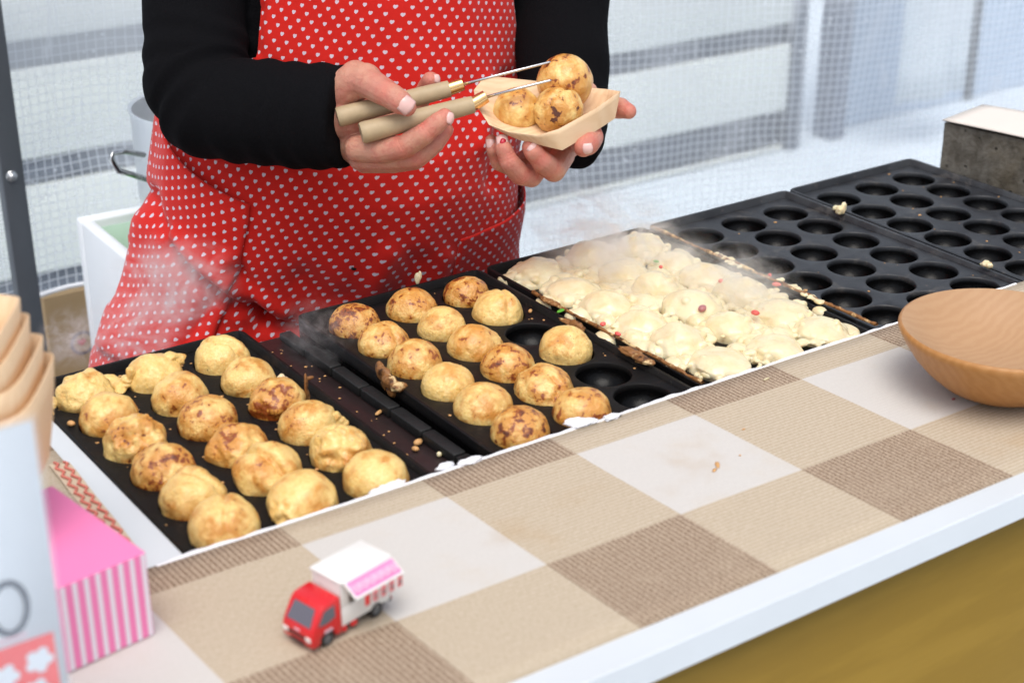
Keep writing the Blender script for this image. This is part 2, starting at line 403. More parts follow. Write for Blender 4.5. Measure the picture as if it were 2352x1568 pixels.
M_KRAFT = plain('kraft_cardboard', (0.40, 0.27, 0.14), 0.8, 0.12, 9, bump=0.1)
M_PRINT_DARK = plain('dark_blue_print', (0.05, 0.04, 0.10), 0.7)
M_PRINT_RED = plain('red_print', (0.62, 0.05, 0.08), 0.7)
M_GREY = plain('grey_post', (0.035, 0.038, 0.045), 0.5, 0.15, 10)
M_POST = plain('slate_grey_post', (0.075, 0.085, 0.10), 0.5, 0.2, 9)
M_BLUEPOST = plain('blue_grey_post', (0.16, 0.18, 0.24), 0.6)
M_RAIL = plain('dark_rail', (0.09, 0.105, 0.14), 0.6, 0.2, 6)
M_CREAM = plain('cream_board', (0.74, 0.745, 0.69), 0.6, 0.06, 3)
M_BLUEGREY = plain('pale_blue_panel', (0.50, 0.58, 0.70), 0.6, 0.1, 3)
M_SNOW = plain('pale_paving', (0.70, 0.75, 0.80), 0.85, 0.10, 2.2, bump=0.2, bscale=40)
M_FLOOR = plain('grey_floor_sheet', (0.30, 0.30, 0.30), 0.8, 0.2, 5)
def mat_stone():
    t = NT('weathered_concrete'); o = t.obj(); a = t.noise(55, 6, 0.7, o); b = t.noise(14, 4, 0.6, o); s = t.voro(75, o)
    c = t.mix(t.step(a, 0.3, 0.72), (0.10, 0.088, 0.070), (0.24, 0.225, 0.195))
    c = t.mix(t.math('MULTIPLY', t.step(b, 0.5, 0.7), 0.5), c, (0.13, 0.095, 0.045))
    c = t.mix(t.math('MULTIPLY', t.step(s, 0.26, 0.12), t.step(b, .4, .6)), c, (0.035, 0.03, 0.024))
    return t.pbr(c, 0.9, 0, t.bump(t.math('ADD', a, t.math('MULTIPLY', t.step(s, 0.2, 0.1), -1.0)), 0.7, 0.003), 0.2)
M_STONE = mat_stone()
M_CARD = plain('beige_card', (0.72, 0.66, 0.60), 0.8, 0.04, 30)
M_RED = plain('toy_red', (0.66, 0.014, 0.020), 0.30, 0.05, 40, coat=0.4)
M_TOYWHITE = plain('toy_white', (0.80, 0.80, 0.77), 0.38, 0.03, 40)
M_TOYGLASS = plain('toy_window', (0.13, 0.14, 0.17), 0.12, 0.1, 30)
M_BLACKPL = plain('black_plastic', (0.015, 0.015, 0.017), 0.45)
M_GREYPL = plain('grey_hub', (0.16, 0.17, 0.175), 0.35)
M_PINKPRINT = plain('pink_sticker', (0.86, 0.24, 0.48), 0.4, 0.1, 200)
M_FLAG = plain('flag_red', (0.80, 0.20, 0.22), 0.45, 0.3, 300)
M_PALEPINK = plain('pale_pink_print', (0.88, 0.62, 0.72), 0.45, 0.06, 200)
M_PINK = plain('pink_card', (0.88, 0.22, 0.47), 0.45, 0.03, 12)
M_STRIPE_W = plain('stripe_white', (0.80, 0.72, 0.80), 0.5, 0.03, 12)
M_STRIPE_P = plain('stripe_pink', (0.80, 0.15, 0.42), 0.5, 0.03, 12)
M_SIGN = plain('white_sign_board', (0.66, 0.73, 0.80), 0.35, 0.03, 6)
M_INK = plain('navy_ink', (0.03, 0.05, 0.09), 0.5)
M_SIGNRED = plain('red_ink', (0.80, 0.055, 0.06), 0.5)
M_SIGNPINK = plain('pink_ink', (0.72, 0.50, 0.58), 0.5)
M_GINGER = plain('red_ginger', (0.78, 0.12, 0.10), 0.35, 0.2, 200)
M_OCTO = plain('octopus_purple', (0.42, 0.15, 0.16), 0.35, 0.3, 120)
M_ONION = plain('green_onion', (0.10, 0.38, 0.03), 0.35, 0.3, 120)
M_SEED = plain('toasted_crumb', (0.62, 0.34, 0.13), 0.5, 0.35, 150, bump=0.3)
M_ZIG = plain('red_zigzag', (0.66, 0.19, 0.14), 0.7)
M_LINEN = plain('beige_napkin', (0.58, 0.47, 0.34), 0.85, 0.08, 60, bump=0.2, bscale=500)

def mat_tarp():
    t = NT('mesh_tarpaulin'); s = t.xyz(t.uv()); o = t.uv()
    wob = t.math('MULTIPLY', t.math('SUBTRACT', t.noise(9, 2, 0.5, o), 0.5), 0.012)
    wob2 = t.math('MULTIPLY', t.math('SUBTRACT', t.noise(7, 2, 0.5, t.addv(o, (3.1, 5.2, 0))), 0.5), 0.010)
    P = 0.0125
    def lines(c, w):
        f = t.math('ABSOLUTE', t.math('SUBTRACT', t.math('FRACT', t.math('DIVIDE', c, P)), 0.5)); return t.step(f, 0.5-w-0.05, 0.5-w+0.04)
    th = t.math('MAXIMUM', lines(t.math('ADD', s[0], wob), 0.068), lines(t.math('ADD', s[1], wob2), 0.068))
    cloud_and_glare = t.math('MAXIMUM', t.step(t.noise(3.2, 4, 0.6, o, 0.6), 0.40, 0.72), t.math('MAXIMUM', t.math('MULTIPLY', t.step(s[0], 0.55, 1.3), 0.42), t.math('MULTIPLY', t.step(s[1], -0.02, 0.06), 1.1)))  # clouded film, plus a white upper band that paints in bright daylight glare
    creas = t.step(t.noise(1, 4, 0.65, t.scale(o, (26, 5, 1)), 1.0), 0.58, 0.72)
    drops = t.math('MULTIPLY', t.step(t.voro(75, o), 0.26, 0.12), t.step(t.noise(9, 2, .5, o), 0.45, 0.58))
    a = t.math('ADD', 0.13, t.math('MULTIPLY', cloud_and_glare, 0.42)); a = t.math('ADD', a, t.math('MULTIPLY', creas, 0.30))
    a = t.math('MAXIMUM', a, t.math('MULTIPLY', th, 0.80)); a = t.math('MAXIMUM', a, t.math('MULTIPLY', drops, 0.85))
    d = t.n('ShaderNodeBsdfDiffuse'); d.inputs[0].default_value = (0.88, 0.94, 1.0, 1)
    tl = t.n('ShaderNodeBsdfTranslucent'); tl.inputs[0].default_value = (0.88, 0.94, 1.0, 1)
    tr = t.n('ShaderNodeBsdfTransparent'); tr.inputs[0].default_value = (0.91, 0.97, 1.0, 1)
    m1 = t.n('ShaderNodeMixShader'); m1.inputs[0].default_value = 0.22; t.l(d.outputs[0], m1.inputs[1]); t.l(tl.outputs[0], m1.inputs[2])
    m2 = t.n('ShaderNodeMixShader'); t.l(a, m2.inputs[0]); t.l(tr.outputs[0], m2.inputs[1]); t.l(m1.outputs[0], m2.inputs[2])
    t.l(m2.outputs[0], t.out.inputs['Surface']); return t.mat
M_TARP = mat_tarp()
def mat_clear():
    t = NT('clear_acrylic'); return t.pbr((0.86, 0.90, 0.93), 0.08, 0, None, 0.5, alpha=0.10)
M_CLEAR = mat_clear()
def mat_steam(dens, scale, seed):
    t = NT('steam'); o = t.obj(); v = t.addv(o, (seed, seed*1.3, 0))
    n = t.noise(scale, 5, 0.62, v, 1.6)
    ln = t.n('ShaderNodeVectorMath', operation='LENGTH'); t.l(o, ln.inputs[0])
    fall = t.step(ln.outputs['Value'], 1.0, 0.15)
    d = t.math('MULTIPLY', t.math('MULTIPLY', t.step(n, 0.44, 0.74), fall), dens)
    p = t.n('ShaderNodeVolumePrincipled'); p.inputs['Color'].default_value = (1, 1, 1, 1); p.inputs['Anisotropy'].default_value = 0.2
    t.l(d, p.inputs['Density']); t.l(p.outputs[0], t.out.inputs['Volume']); return t.mat

# ================================================================== SETTING
GZ = -0.80
g = MB(); g.grid(lambda a, b: (lerp(-60, 60, a), lerp(-60, 60, b), GZ), 4, 4)
tag(mk('ground', g, M_SNOW, fix=False), kind='structure')
fl = MB(); fl.box((-1.6, -0.5, GZ+0.0005), (2.6, 0.86, GZ+0.006))
tag(mk('stall_floor', fl, M_FLOOR), kind='structure')

# low cream building front behind the tarpaulin: boards, dark rails, posts
bd = thing('boarded_wall', (2.0, 2.0, GZ), 'low wall of cream boards with dark rails standing behind the tarpaulin', 'wall')
for z0, z1, nm in ((-0.795, -0.785, 'board'), (-0.68, -0.490, 'board'), (-0.430, -0.245, 'board'), (-0.185, -0.10, 'board')):
    m = MB(); m.box((0.0, 2.00, z0), (2.79, 2.05, z1)); mk(nm, m, M_CREAM, bd, bevel=0.004)
for z0, z1 in ((-0.785, -0.680), (-0.490, -0.430), (-0.245, -0.185)):
    m = MB(); m.box((0.0, 2.015, z0), (2.79, 2.045, z1)); mk('rail', m, M_RAIL, bd)
for x0, x1 in ((2.79, 2.835), (2.965, 3.02)):
    m = MB(); m.box((x0, 1.985, GZ+0.002), (x1, 2.06, 0.35)); mk('post', m, M_BLUEPOST if x0 > 2.9 else M_RAIL, bd, bevel=0.004)
p2 = thing('panel_fence', (3.6, 2.1, GZ), 'pale blue grey panel fence beyond the dark post behind the tarpaulin', 'fence')
for i in range(4):
    m = MB(); m.box((3.052+i*0.62, 2.06, GZ+0.002), (3.64+i*0.62, 2.10, 0.30)); mk('panel', m, M_BLUEGREY, p2, bevel=0.004)
    m = MB(); m.box((3.642+i*0.62, 2.05, GZ+0.002), (3.67+i*0.62, 2.11, 0.34)); mk('post', m, M_GREY, p2)
bn = MB()
bn.grid(lambda a, b: (3.02+0.30*a, 1.80+0.02*sin(a*9), lerp(-0.66, 0.30, b)), 20, 10)
tag(mk('hanging_sheet', bn, M_WHITE, loc=(3.2, 1.8, -0.6), solid=0.003), 'white sheet hanging in front of the blue grey panels', 'sheet')

# tent post with a bolt, behind the tarpaulin
tp = thing('tent_post', (0.19, 0.83, GZ+.007), 'dark grey tent post with a round bolt standing before the tarpaulin', 'post')
c0, c1 = atv(3, 405, 0.825), atv(55, 405, 0.825)
m = MB(); m.box((c0.x, 0.822, GZ+0.007), (c1.x, 0.845, 0.5)); mk('upright', m, M_POST, tp, bevel=0.002)
bc = atv(27, 405, 0.8215)
m = MB(); m.lathe([(0.0005, 0.004), (0.003, 0.004), (0.003, 0.002), (0.006, 0.002), (0.0075, 0.0005), (0.0075, -0.001)], n=20, M=Matrix.Translation(bc) @ Matrix.Rotation(pi/2, 4, 'X')); mk('bolt', m, M_STEEL, tp)

# tarpaulin sheet
def tarp_pt(a, b):
    u = lerp(-0.6, 3.4, a); z = lerp(pl([(0.42, -0.285), (0.75, -0.785)], u), 0.75, b)
    v = 0.90-0.03*(u-0.25)-0.19*max(0.0, u-0.35)*min(1.0, max(0.0, u-.35)/.3)
    w = 0.012*sin(u*7+z*3)+0.007*sin(u*19-z*5+1)+0.016*nz((u, z, 0), 3.0, 4)+.006*nz((u*2.2, z*.7, 1), 6.0, 9)
    return (u, v+w, z+0.008*sin(u*9)+0.005*sin(u*23)+.006*nz((u, z, 3), 5, 2))
NU, NV = 240, 50
m = MB(); m.grid(tarp_pt, NU, NV)
uvs = [(lerp(-0.6, 3.4, i/NU), tarp_pt(i/NU, j/NV)[2]) for j in range(NV+1) for i in range(NU+1)]
tarp = thing('tarpaulin', (0.6, 0.9, -0.285), 'translucent white tarpaulin with woven grid hanging behind the vendor', 'tarpaulin')
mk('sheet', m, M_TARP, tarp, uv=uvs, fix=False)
m = MB(); m.tube([Vector(tarp_pt(i/160, 0.0))+Vector((0, 0, -0.001)) for i in range(161)], 0.0035, 6); mk('hem', m, M_TISSUE, tarp)

# ================================================================== COUNTER
ZC = 0.010
def v_back(u): return -0.277-0.008*u
def v_trim0(u): return -0.5055-0.022*u
def v_trim1(u): return -0.5305-0.0115*u
ct = thing('counter', (0.3, -0.42, GZ), 'serving counter with white painted edge and mustard brown front panel', 'counter')
m = MB()
us = [-1.2+0.1*i for i in range(31)]
sec = lambda u: [(u, v_trim0(u), 0.0095), (u, v_trim1(u)+0.0008, 0.0095), (u, v_trim1(u), 0.0087), (u, v_trim1(u), -0.0112), (u, v_trim1(u)+0.0008, -0.012), (u, v_trim0(u), -0.013)]
vs = [p for u in us for p in sec(u)]; n = 6
fs = [(i*n+k, i*n+(k+1) % n, (i+1)*n+(k+1) % n, (i+1)*n+k) for i in range(len(us)-1) for k in range(n)]
m.add(vs, fs); mk('edge_trim', m, M_WHITE, ct, sharp=20)
m = MB(); m.box((-1.2, -0.522, GZ+0.002), (1.8, -0.510, -0.0132)); mk('front_panel', m, M_PANEL, ct)
m = MB(); m.box((-1.2, -0.5095, -0.012), (1.8, -0.292, 0.0075)); m.box((-1.2, -0.2915, -0.012), (-0.057, 0.12, 0.0015)); mk('table_top', m, M_WHITE, ct)
for x in (-1.0, 1.6):
    m = MB(); m.box((x, -0.34, GZ+0.002), (x+0.05, -0.29, -0.0125)); mk('leg', m, M_GREY, ct)

# tablecloth: front strip and the strip left of the griddles
m = MB()
def cl(a, b):
    u = lerp(-1.2, 1.8, a); v = lerp(v_trim0(u), v_back(u), b); return (u, v, ZC+0.0007*nz((u, v, 0), 9)+.0003*nz((u, v, 2), 31))
m.grid(cl, 150, 14)
def cl2(a, b):
    v = lerp(-0.277, 0.12, b); e = pl([(-0.277, -0.0625), (-0.1585, -0.0545), (0.2, -0.045)], v)
    u = lerp(-1.2, e-0.004, a); return (u, v, ZC+0.0007*nz((u, v, 0), 9)+.0003*nz((u, v, 2), 31))
m.grid(cl2, 60, 20)
cloth = tag(mk('tablecloth', m, M_CLOTH, loc=(0.3, -0.4, ZC), fix=False, solid=-0.0018), 'beige and brown checked woven cloth lying on the counter', 'tablecloth')

# white board strip beside the first griddle
m = MB()
a0, a1 = (-0.053, 0.10), (-0.0675, -0.2785); b0, b1 = (-0.0395, 0.10), (-0.0385, -0.2785)
m.prism([a1, b1, b0, a0], 0.0035, 0.0075, Matrix.Identity(4))
tag(mk('white_board', m, M_WHITE, loc=(-0.05, -0.1, 0.0035), bevel=0.0006), 'narrow white painted board strip beside the first griddle', 'board')

# torn paper towel packed along the griddle edge
m = MB(); rnd = random.Random(3)
N = 300
row = []
for i in range(N+1):
    u = lerp(-0.06, 0.78, i/N); j = 0.5+0.5*nz((u, 0, 0), 90, 2); k = 0.5+0.5*nz((u, 3, 0), 30, 5)
    w = 0.0004+0.0055*max(0, j-.25)*k
    h = 0.0004+0.003*max(0, j-.3)
    row.append((u, w, h))
vs = []; 
for u, w, h in row:
    vb = v_back(u)
    vs += [(u, vb-0.0015, ZC+0.0006), (u, vb+w*0.3, ZC+h*0.7+0.0005), (u, vb+w, ZC+h*0.2-0.001), (u, vb+w*0.8, ZC-0.006), (u, vb-0.001, ZC-0.006)]
fs = [(i*5+k, i*5+(k+1) % 5, (i+1)*5+(k+1) % 5, (i+1)*5+k) for i in range(N) for k in range(5)]
m.add(vs, fs)
for (bx, by, br, el) in ((1335, 972, 0.011, 0.6), (1318, 968, 0.008, .7), (1358, 968, .006, .6), (1085, 1058, 0.007, .9), (1068, 1062, 0.006, .9), (1022, 1072, 0.007, 1.0), (905, 1110, 0.008, .35), (885, 1118, 0.007, .35), (865, 1126, 0.006, .3), (1405, 957, 0.008, .5)):
    c = atz(bx, by, ZC+0.001); v_, f_ = ICO[3]
    sd_ = rnd.random()*50
    pts = []
    for p in v_:
        k = 1+0.45*fbm(p, 2.2, sd_, 3)
        pts.append((c.x+p.x*br*k*1.0, c.y+p.y*br*0.5*k, c.z+p.z*br*0.45*el*k))
    m.add(pts, f_)
tag(mk('paper_towel', m, M_TISSUE, loc=(0.3, -0.28, ZC), fix=True), 'torn white paper towel packed along the edge between cloth and griddles', 'paper towel')

# ================================================================== GRIDDLES
PU, PVV, HR = 0.0591, 0.05, 0.0232
PLATES = [(0.0, M_IRON_OILY, 'black iron griddle with eighteen balls beside the white board', 0.158),
          (0.2464, M_IRON_OILY, 'black iron griddle with fifteen balls and three empty cups', None),
          (0.4478, M_IRON_OILY, 'black iron griddle covered in steaming pale batter', None),
          (0.6478, M_IRON, 'empty black iron griddle next to the steaming batter', None),
          (0.8450, M_IRON, 'empty black iron griddle beside the concrete block', None)]
def griddle_mesh(u0):
    mb = MB(); NS = 40
    uL, uR = u0-0.0345, u0+2*PU+0.0345
    vF, vB = -0.2795, 0.0365
    for c in range(3):
        for r in range(6):
            cx, cy = u0+c*PU, -r*PVV
            x0, x1 = (uL if c == 0 else cx-PU/2), (uR if c == 2 else cx+PU/2)
            y0, y1 = (vF if r == 5 else cy-PVV/2), (vB if r == 0 else cy+PVV/2)
            angs = sorted([2*pi*k/NS for k in range(NS)]+[math.atan2(yy-cy, xx-cx) % (2*pi) for xx in (x0, x1) for yy in (y0, y1)])
            prof = [(HR+0.0012, 0.0), (HR+0.0003, -0.0003), (HR, -0.0012), (HR-0.0004, -0.005)]
            for k in range(1, 8):
                t = k/8*pi/2; prof.append(((HR-0.0004)*cos(t), -0.005-0.0175*sin(t)))
            vs = []; n = len(angs)
            for a in angs:
                ca, sa = cos(a), sin(a); tt = 1e9
                if ca > 1e-9: tt = min(tt, (x1-cx)/ca)
                if ca < -1e-9: tt = min(tt, (x0-cx)/ca)
                if sa > 1e-9: tt = min(tt, (y1-cy)/sa)
                if sa < -1e-9: tt = min(tt, (y0-cy)/sa)
                vs.append((cx+ca*tt, cy+sa*tt, 0.0))
            for pr, pz in prof: vs += [(cx+pr*cos(a), cy+pr*sin(a), pz) for a in angs]
            vs.append((cx, cy, -0.0225)); L = len(prof)+1
            fs = [(i*n+k, i*n+(k+1) % n, (i+1)*n+(k+1) % n, (i+1)*n+k) for i in range(L-1) for k in range(n)]
            fs += [((L-1)*n+k, (L-1)*n+(k+1) % n, L*n) for k in range(n)]
            mb.add(vs, fs)
    return mb, (uL, uR, vF, vB)
def rim_mesh(b):
    uL, uR, vF, vB = b; mb = MB()
    # raised lip, open at the front where the cloth lies: section swept along left, back, right
    path = [(uL, vF), (uL, vB-0.004), (uL+0.0012, vB-0.0012), (uL+0.004, vB), (uR-0.004, vB), (uR-0.0012, vB-0.0012), (uR, vB-0.004), (uR, vF)]
    cx, cy = (uL+uR)/2, (vF+vB)/2
    sec = [(-0.0025, 0.0003), (-0.0003, 0.0062), (0.0004, 0.0072), (0.0030, 0.0072), (0.0036, 0.0064), (0.0036, -0.026)]
    vs = []
    for i, (x, y) in enumerate(path):
        d0 = Vector(path[min(i+1, len(path)-1)])-Vector(path[max(i-1, 0)]); d0.normalize(); nrm = Vector((-d0.y, d0.x))
        for off, z in sec:
            vs.append((x+nrm.x*off, y+nrm.y*off, z if not (i in (0, len(path)-1) and z > 0.003) else 0.003))
    n = len(sec); fs = [(i*n+k, i*n+k+1, (i+1)*n+k+1, (i+1)*n+k) for i in range(len(path)-1) for k in range(n-1)]
    mb.add(vs, fs)
    return mb
for u0, mat, lab, _ in PLATES:
    t = thing('takoyaki_griddle', (u0+PU, -0.125, -0.026), lab, 'griddle', 'cast iron griddles in a row')
    mb, bnd = griddle_mesh(u0)
    o = mk('cooking_plate', mb, mat, t, sharp=50, fix=False)
    bm = bmesh.new(); bm.from_mesh(o.data); bmesh.ops.remove_doubles(bm, verts=bm.verts, dist=1e-5); bmesh.ops.recalc_face_normals(bm, faces=bm.faces)
    up = sum(f.normal.z for f in bm.faces)
    if up < 0: bmesh.ops.reverse_faces(bm, faces=bm.faces)
    bm.to_mesh(o.data); bm.free(); o.data.shade_smooth(); o.data.set_sharp_from_angle(angle=radians(60))
    mk('rim', rim_mesh(bnd), mat, t, sharp=35)

# stove body under the griddles, with the rail showing in the gap
st = thing('gas_stove', (0.48, -0.1, -0.10), 'black gas stove body under the row of griddles', 'stove')
m = MB(); m.box((-0.037, -0.2885, -0.11), (1.01, 0.062, -0.0275)); mk('body', m, M_STOVE, st, bevel=0.002)
m = MB(); m.box((0.160, -0.2885, -0.0272), (0.206, 0.050, -0.014)); mk('burner_bar', m, M_STOVE, st, bevel=0.0015)
m = MB()
rnd = random.Random(5)
for i in range(7):
    y0 = -0.285+i*0.047
    m.box((0.1925, y0, -0.0135), (0.2035, y0+0.0445, -0.0065+0.002*rnd.random()))
mk('burner_pipe', m, M_SOOT, st, bevel=0.001)
m = MB(); m.box((0.160, -0.2885, -0.0138), (0.1645, 0.05, -0.007)); mk('guide_rail', m, M_SOOT, st, bevel=0.001)
m = MB(); m.box((-0.1, -0.26, GZ+0.002), (1.05, 0.05, -0.1105)); tag(mk('stove_stand', m, M_GREY, loc=(0.5, -0.1, GZ)), 'grey stand carrying the gas stove', 'stand')

# ------------------------------------------------------------------ balls
def ball_mesh(r, seed, lump=0.05, fold=0.0, burst=0.0, squash=0.95, fdir=0.6, tail=0.0):
    v_, f_ = ICO[5]; rnd = random.Random(seed); out = []
    fa = fdir*pi*2
    fn = Vector((cos(fa), sin(fa), 0.25*rnd.uniform(-1, 1))).normalized()
    bdir = Vector((rnd.uniform(-.6, .2), rnd.uniform(-.9, -.3), rnd.uniform(.5, .95))).normalized()
    tdir = Vector((cos(fa+1.1), sin(fa+1.1), 0.12)).normalized()
    off = rnd.uniform(-0.15, 0.2)
    for p in v_:
        k = 1+lump*fbm(p, 1.35, seed*3.1, 2)+0.012*fbm(p, 6, seed*1.7, 3)
        if fold:
            d = p.dot(fn)-off+0.10*nz(p, 2.6, seed+9)
            front = max(0.0, 0.25+p.z*0.6+0.5*nz(p, 1.4, seed+2))
            k += -fold*front*math.exp(-(d/0.085)**2)+fold*0.42*front*math.exp(-((d-0.27)/0.24)**2)
        if burst:
            q = p.dot(bdir)
            if q > 0.45:
                w = (q-0.45)/0.55; w = min(1, w*1.6)
                k += burst*w*(0.25+0.8*fbm(p, 2.4, seed+4, 3))
        if tail:
            q = max(0.0, p.dot(tdir)-0.72)/0.28
            k += tail*q*q*(0.7+0.9*nz(p, 7, seed+6))
        out.append((p.x*r*k, p.y*r*k, p.z*r*k*squash))
    return out, f_
def place_ball(name, c, r, seed, label, group, brown, char, **kw):
    rq = random.Random(seed*13+1); kw.setdefault('squash', rq.uniform(.88, 1.0)); kw['lump'] = kw.get('lump', .05)*1.1+.012
    brown = min(.95, brown+rq.uniform(-.06, .06))
    vs, fs = ball_mesh(r, seed, **kw); m = MB(); m.add([(x+c[0], y+c[1], z+c[2]) for x, y, z in vs], fs)
    o = mk(name, m, M_BALL, loc=c, fix=False); o.color = (brown, (seed*0.37) % 9.0, char, 1)
    return tag(o, label, 'takoyaki ball', group)
ORD = ['back row', 'second row from the back', 'third row from the back', 'fourth row from the back', 'fifth row from the back', 'front row']
# griddle one: (look, radius, brown, char, extra)
G1 = {0: [('pale rough', .0222, .25, .05, dict(lump=.16, burst=.12, squash=1.0)), ('golden smooth', .0222, .62, .15, dict(lump=.05)), ('torn golden', .0240, .62, .9, dict(lump=.10, burst=.30, tail=.2)),
          ('well browned', .0232, .80, .75, dict(lump=.07, tail=.12)), ('lightly browned', .0232, .55, .12, dict(lump=.08, fold=.10, fdir=.1)), ('pale golden creased', .0243, .48, .6, dict(lump=.04, fold=.14, fdir=.93))],
      1: [('pale ragged', .0232, .35, .1, dict(lump=.08, tail=.35, fdir=.95)), ('golden blotched', .0225, .48, .2, dict(lump=.07, tail=.1)), ('mottled brown', .0232, .78, .6, dict(lump=.04)),
          ('golden wrinkled', .0232, .68, .35, dict(lump=.09, burst=.15)), ('large split golden', .0255, .50, .15, dict(lump=.10, fold=.22, fdir=.05)), ('pale crusted', .0248, .38, .1, dict(lump=.05, tail=.28, fdir=.42))],
      2: [('pale wrinkled', .0230, .15, .02, dict(lump=.06, fold=.20, fdir=.10)), ('smooth light golden', .0222, .48, .05, dict(lump=.06)), ('pink stained', .0220, .75, .15, dict(lump=.10, burst=.14)),
          ('smooth golden', .0228, .58, .05, dict(lump=.03, tail=.2, fdir=.85)), ('pale split', .0235, .30, .05, dict(lump=.07, burst=.24, fold=.08)), ('plain golden', .0238, .48, .03, dict(lump=.03))]}
COLN1 = ['beside the white board', 'middle column of the eighteen', 'beside the dark burner bar']
sd0 = 11
for c in G1:
    for r, (look, rad, br, chh, kw) in enumerate(G1[c]):
        sd0 += 1
        place_ball('takoyaki_ball', (c*PU, -r*PVV, 0.0015+0.002*((sd0*7) % 3)/2), rad, sd0, '%s octopus ball, %s, %s' % (look, ORD[r], COLN1[c]), 'octopus balls on the griddles', br, chh, **kw)
G2 = {0: [('dark spotted', .0225, .84, .95, dict(lump=.03)), ('browned cracked', .0228, .80, .6, dict(lump=.04, fold=.10, fdir=.02)), ('half browned', .0232, .68, .1, dict(lump=.02)), ('pale golden', .0222, .45, .12, dict(lump=.03)), ('bright golden', .0235, .55, .2, dict(lump=.04)), ('dark streaked', .0230, .80, 1.0, dict(lump=.03))],
      1: [('golden brown', .0232, .74, .7, dict(lump=.04)), ('pale green flecked', .0218, .45, .25, dict(lump=.03)), ('golden blotchy', .0225, .62, .3, dict(lump=.04, tail=.12, fdir=.75)), ('reddish brown', .0228, .80, .75, dict(lump=.04)), ('open folded', .0240, .62, .12, dict(lump=.08, fold=.22, fdir=.55, tail=.12)), ('evenly browned', .0232, .78, .3, dict(lump=.05))],
      2: [('dark topped', .0216, .84, .85, dict(lump=.05)), ('pale split', .0228, .48, .48, dict(lump=.05, fold=.14, fdir=.95)), None, ('pale tipped', .0232, .42, .4, dict(lump=.05, burst=.06)), None, None]}
COLN2 = ['beside the burner pipe', 'middle column of the fifteen', 'beside the empty cups']
for c in G2:
    for r, q in enumerate(G2[c]):
        sd0 += 1
        if q is None: continue
        look, rad, br, chh, kw = q
        place_ball('takoyaki_ball', (0.2464+c*PU, 0.0021-r*PVV, 0.0), rad, sd0, '%s octopus ball, %s, %s' % (look, ORD[r], COLN2[c]), 'octopus balls on the griddles', br, chh, **kw)

# half cooked batter on griddle three: each dome is a thing, the loose curds between them are one mass
rnd = random.Random(21)
U3 = 0.4478
colname = ['column beside the empty cups', 'middle column of the steaming griddle', 'column beside the burnt skewer strip']
domes = {}
for c in range(3):
    for r in range(6):
        b = MB(); cx, cy = U3+c*PU+rnd.uniform(-.004, .004), -r*PVV+rnd.uniform(-.005, .005)
        R = rnd.uniform(0.0225, 0.0275); hz = rnd.uniform(0.0125, 0.0225)
        v_, f_ = ICO[3]; sd_ = rnd.random()*40
        b.add([(cx+p.x*R*(1+.22*fbm(p, 1.4, sd_, 2)), cy+p.y*R*(1.06+.22*fbm(p, 1.4, sd_+3, 2)), 0.001+p.z*hz*(1+.15*fbm(p, 1.7, sd_+6, 2))) for p in v_], f_)
        for k in range(rnd.randint(14, 24)):
            a = rnd.choice([rnd.uniform(0, 2*pi), rnd.gauss(2.4, .5), rnd.gauss(-0.8, .5)]); d = R*rnd.choice([rnd.uniform(0.9, 1.3), rnd.uniform(.9, 1.3), rnd.uniform(.5, 1.2)]); q = rnd.uniform(0.0020, 0.0048)
            zz = 0.001+hz*math.sqrt(max(0.03, 1-(d/R)**2))*rnd.uniform(0.6, 0.98)
            b.sphere((cx+cos(a)*d, cy+sin(a)*d, zz), (q*rnd.uniform(.8, 1.5), q*rnd.uniform(.8, 1.5), q), 8, 6)
        o = organic(b, 0.0010, 7)
        ob = mk('batter_ball', o, M_RAW, loc=(cx, cy, 0), fix=False)
        tag(ob, 'half cooked pale batter ball, %s, %s' % (ORD[r], colname[c]), 'batter ball', 'half cooked balls under steam')
b = MB()
for i in range(430):
    c = rnd.choice([0, 0, 1, 1, 2]); u = U3+c*PU+rnd.gauss(0, .020); v = rnd.uniform(-0.268, 0.018)
    if not (U3-0.030 < u < U3+2*PU+0.026): continue
    q = rnd.uniform(0.002, 0.005)
    b.sphere((u, v, rnd.uniform(0.001, .008)), (q*rnd.uniform(1, 1.7), q*rnd.uniform(1, 1.7), q*.8), 8, 6)
for i in range(240):
    c = rnd.choice([0, 0, 1, 1, 2]); u = U3+c*PU+rnd.gauss(0, .016); v = rnd.uniform(-0.262, 0.012); q = rnd.uniform(0.007, 0.013)
    b.sphere((u, v, 0.0), (q, q*1.2, rnd.uniform(.004, .0115)), 10, 6)
b.sphere((0.4125+0.006, 0.004, 0.002), (0.012, 0.006, 0.004), 10, 6); b.sphere((0.416, 0.012, 0.003), (0.010, 0.007, 0.004), 10, 6); b.sphere((0.427, 0.008, 0.003), (0.012, 0.010, 0.007), 10, 6)
tag(mk('loose_batter', organic(b, 0.0012, 7), M_RAW, loc=(U3, -.1, 0), fix=False), 'loose pale curds of wet batter between the half cooked balls', 'batter', kind='stuff')

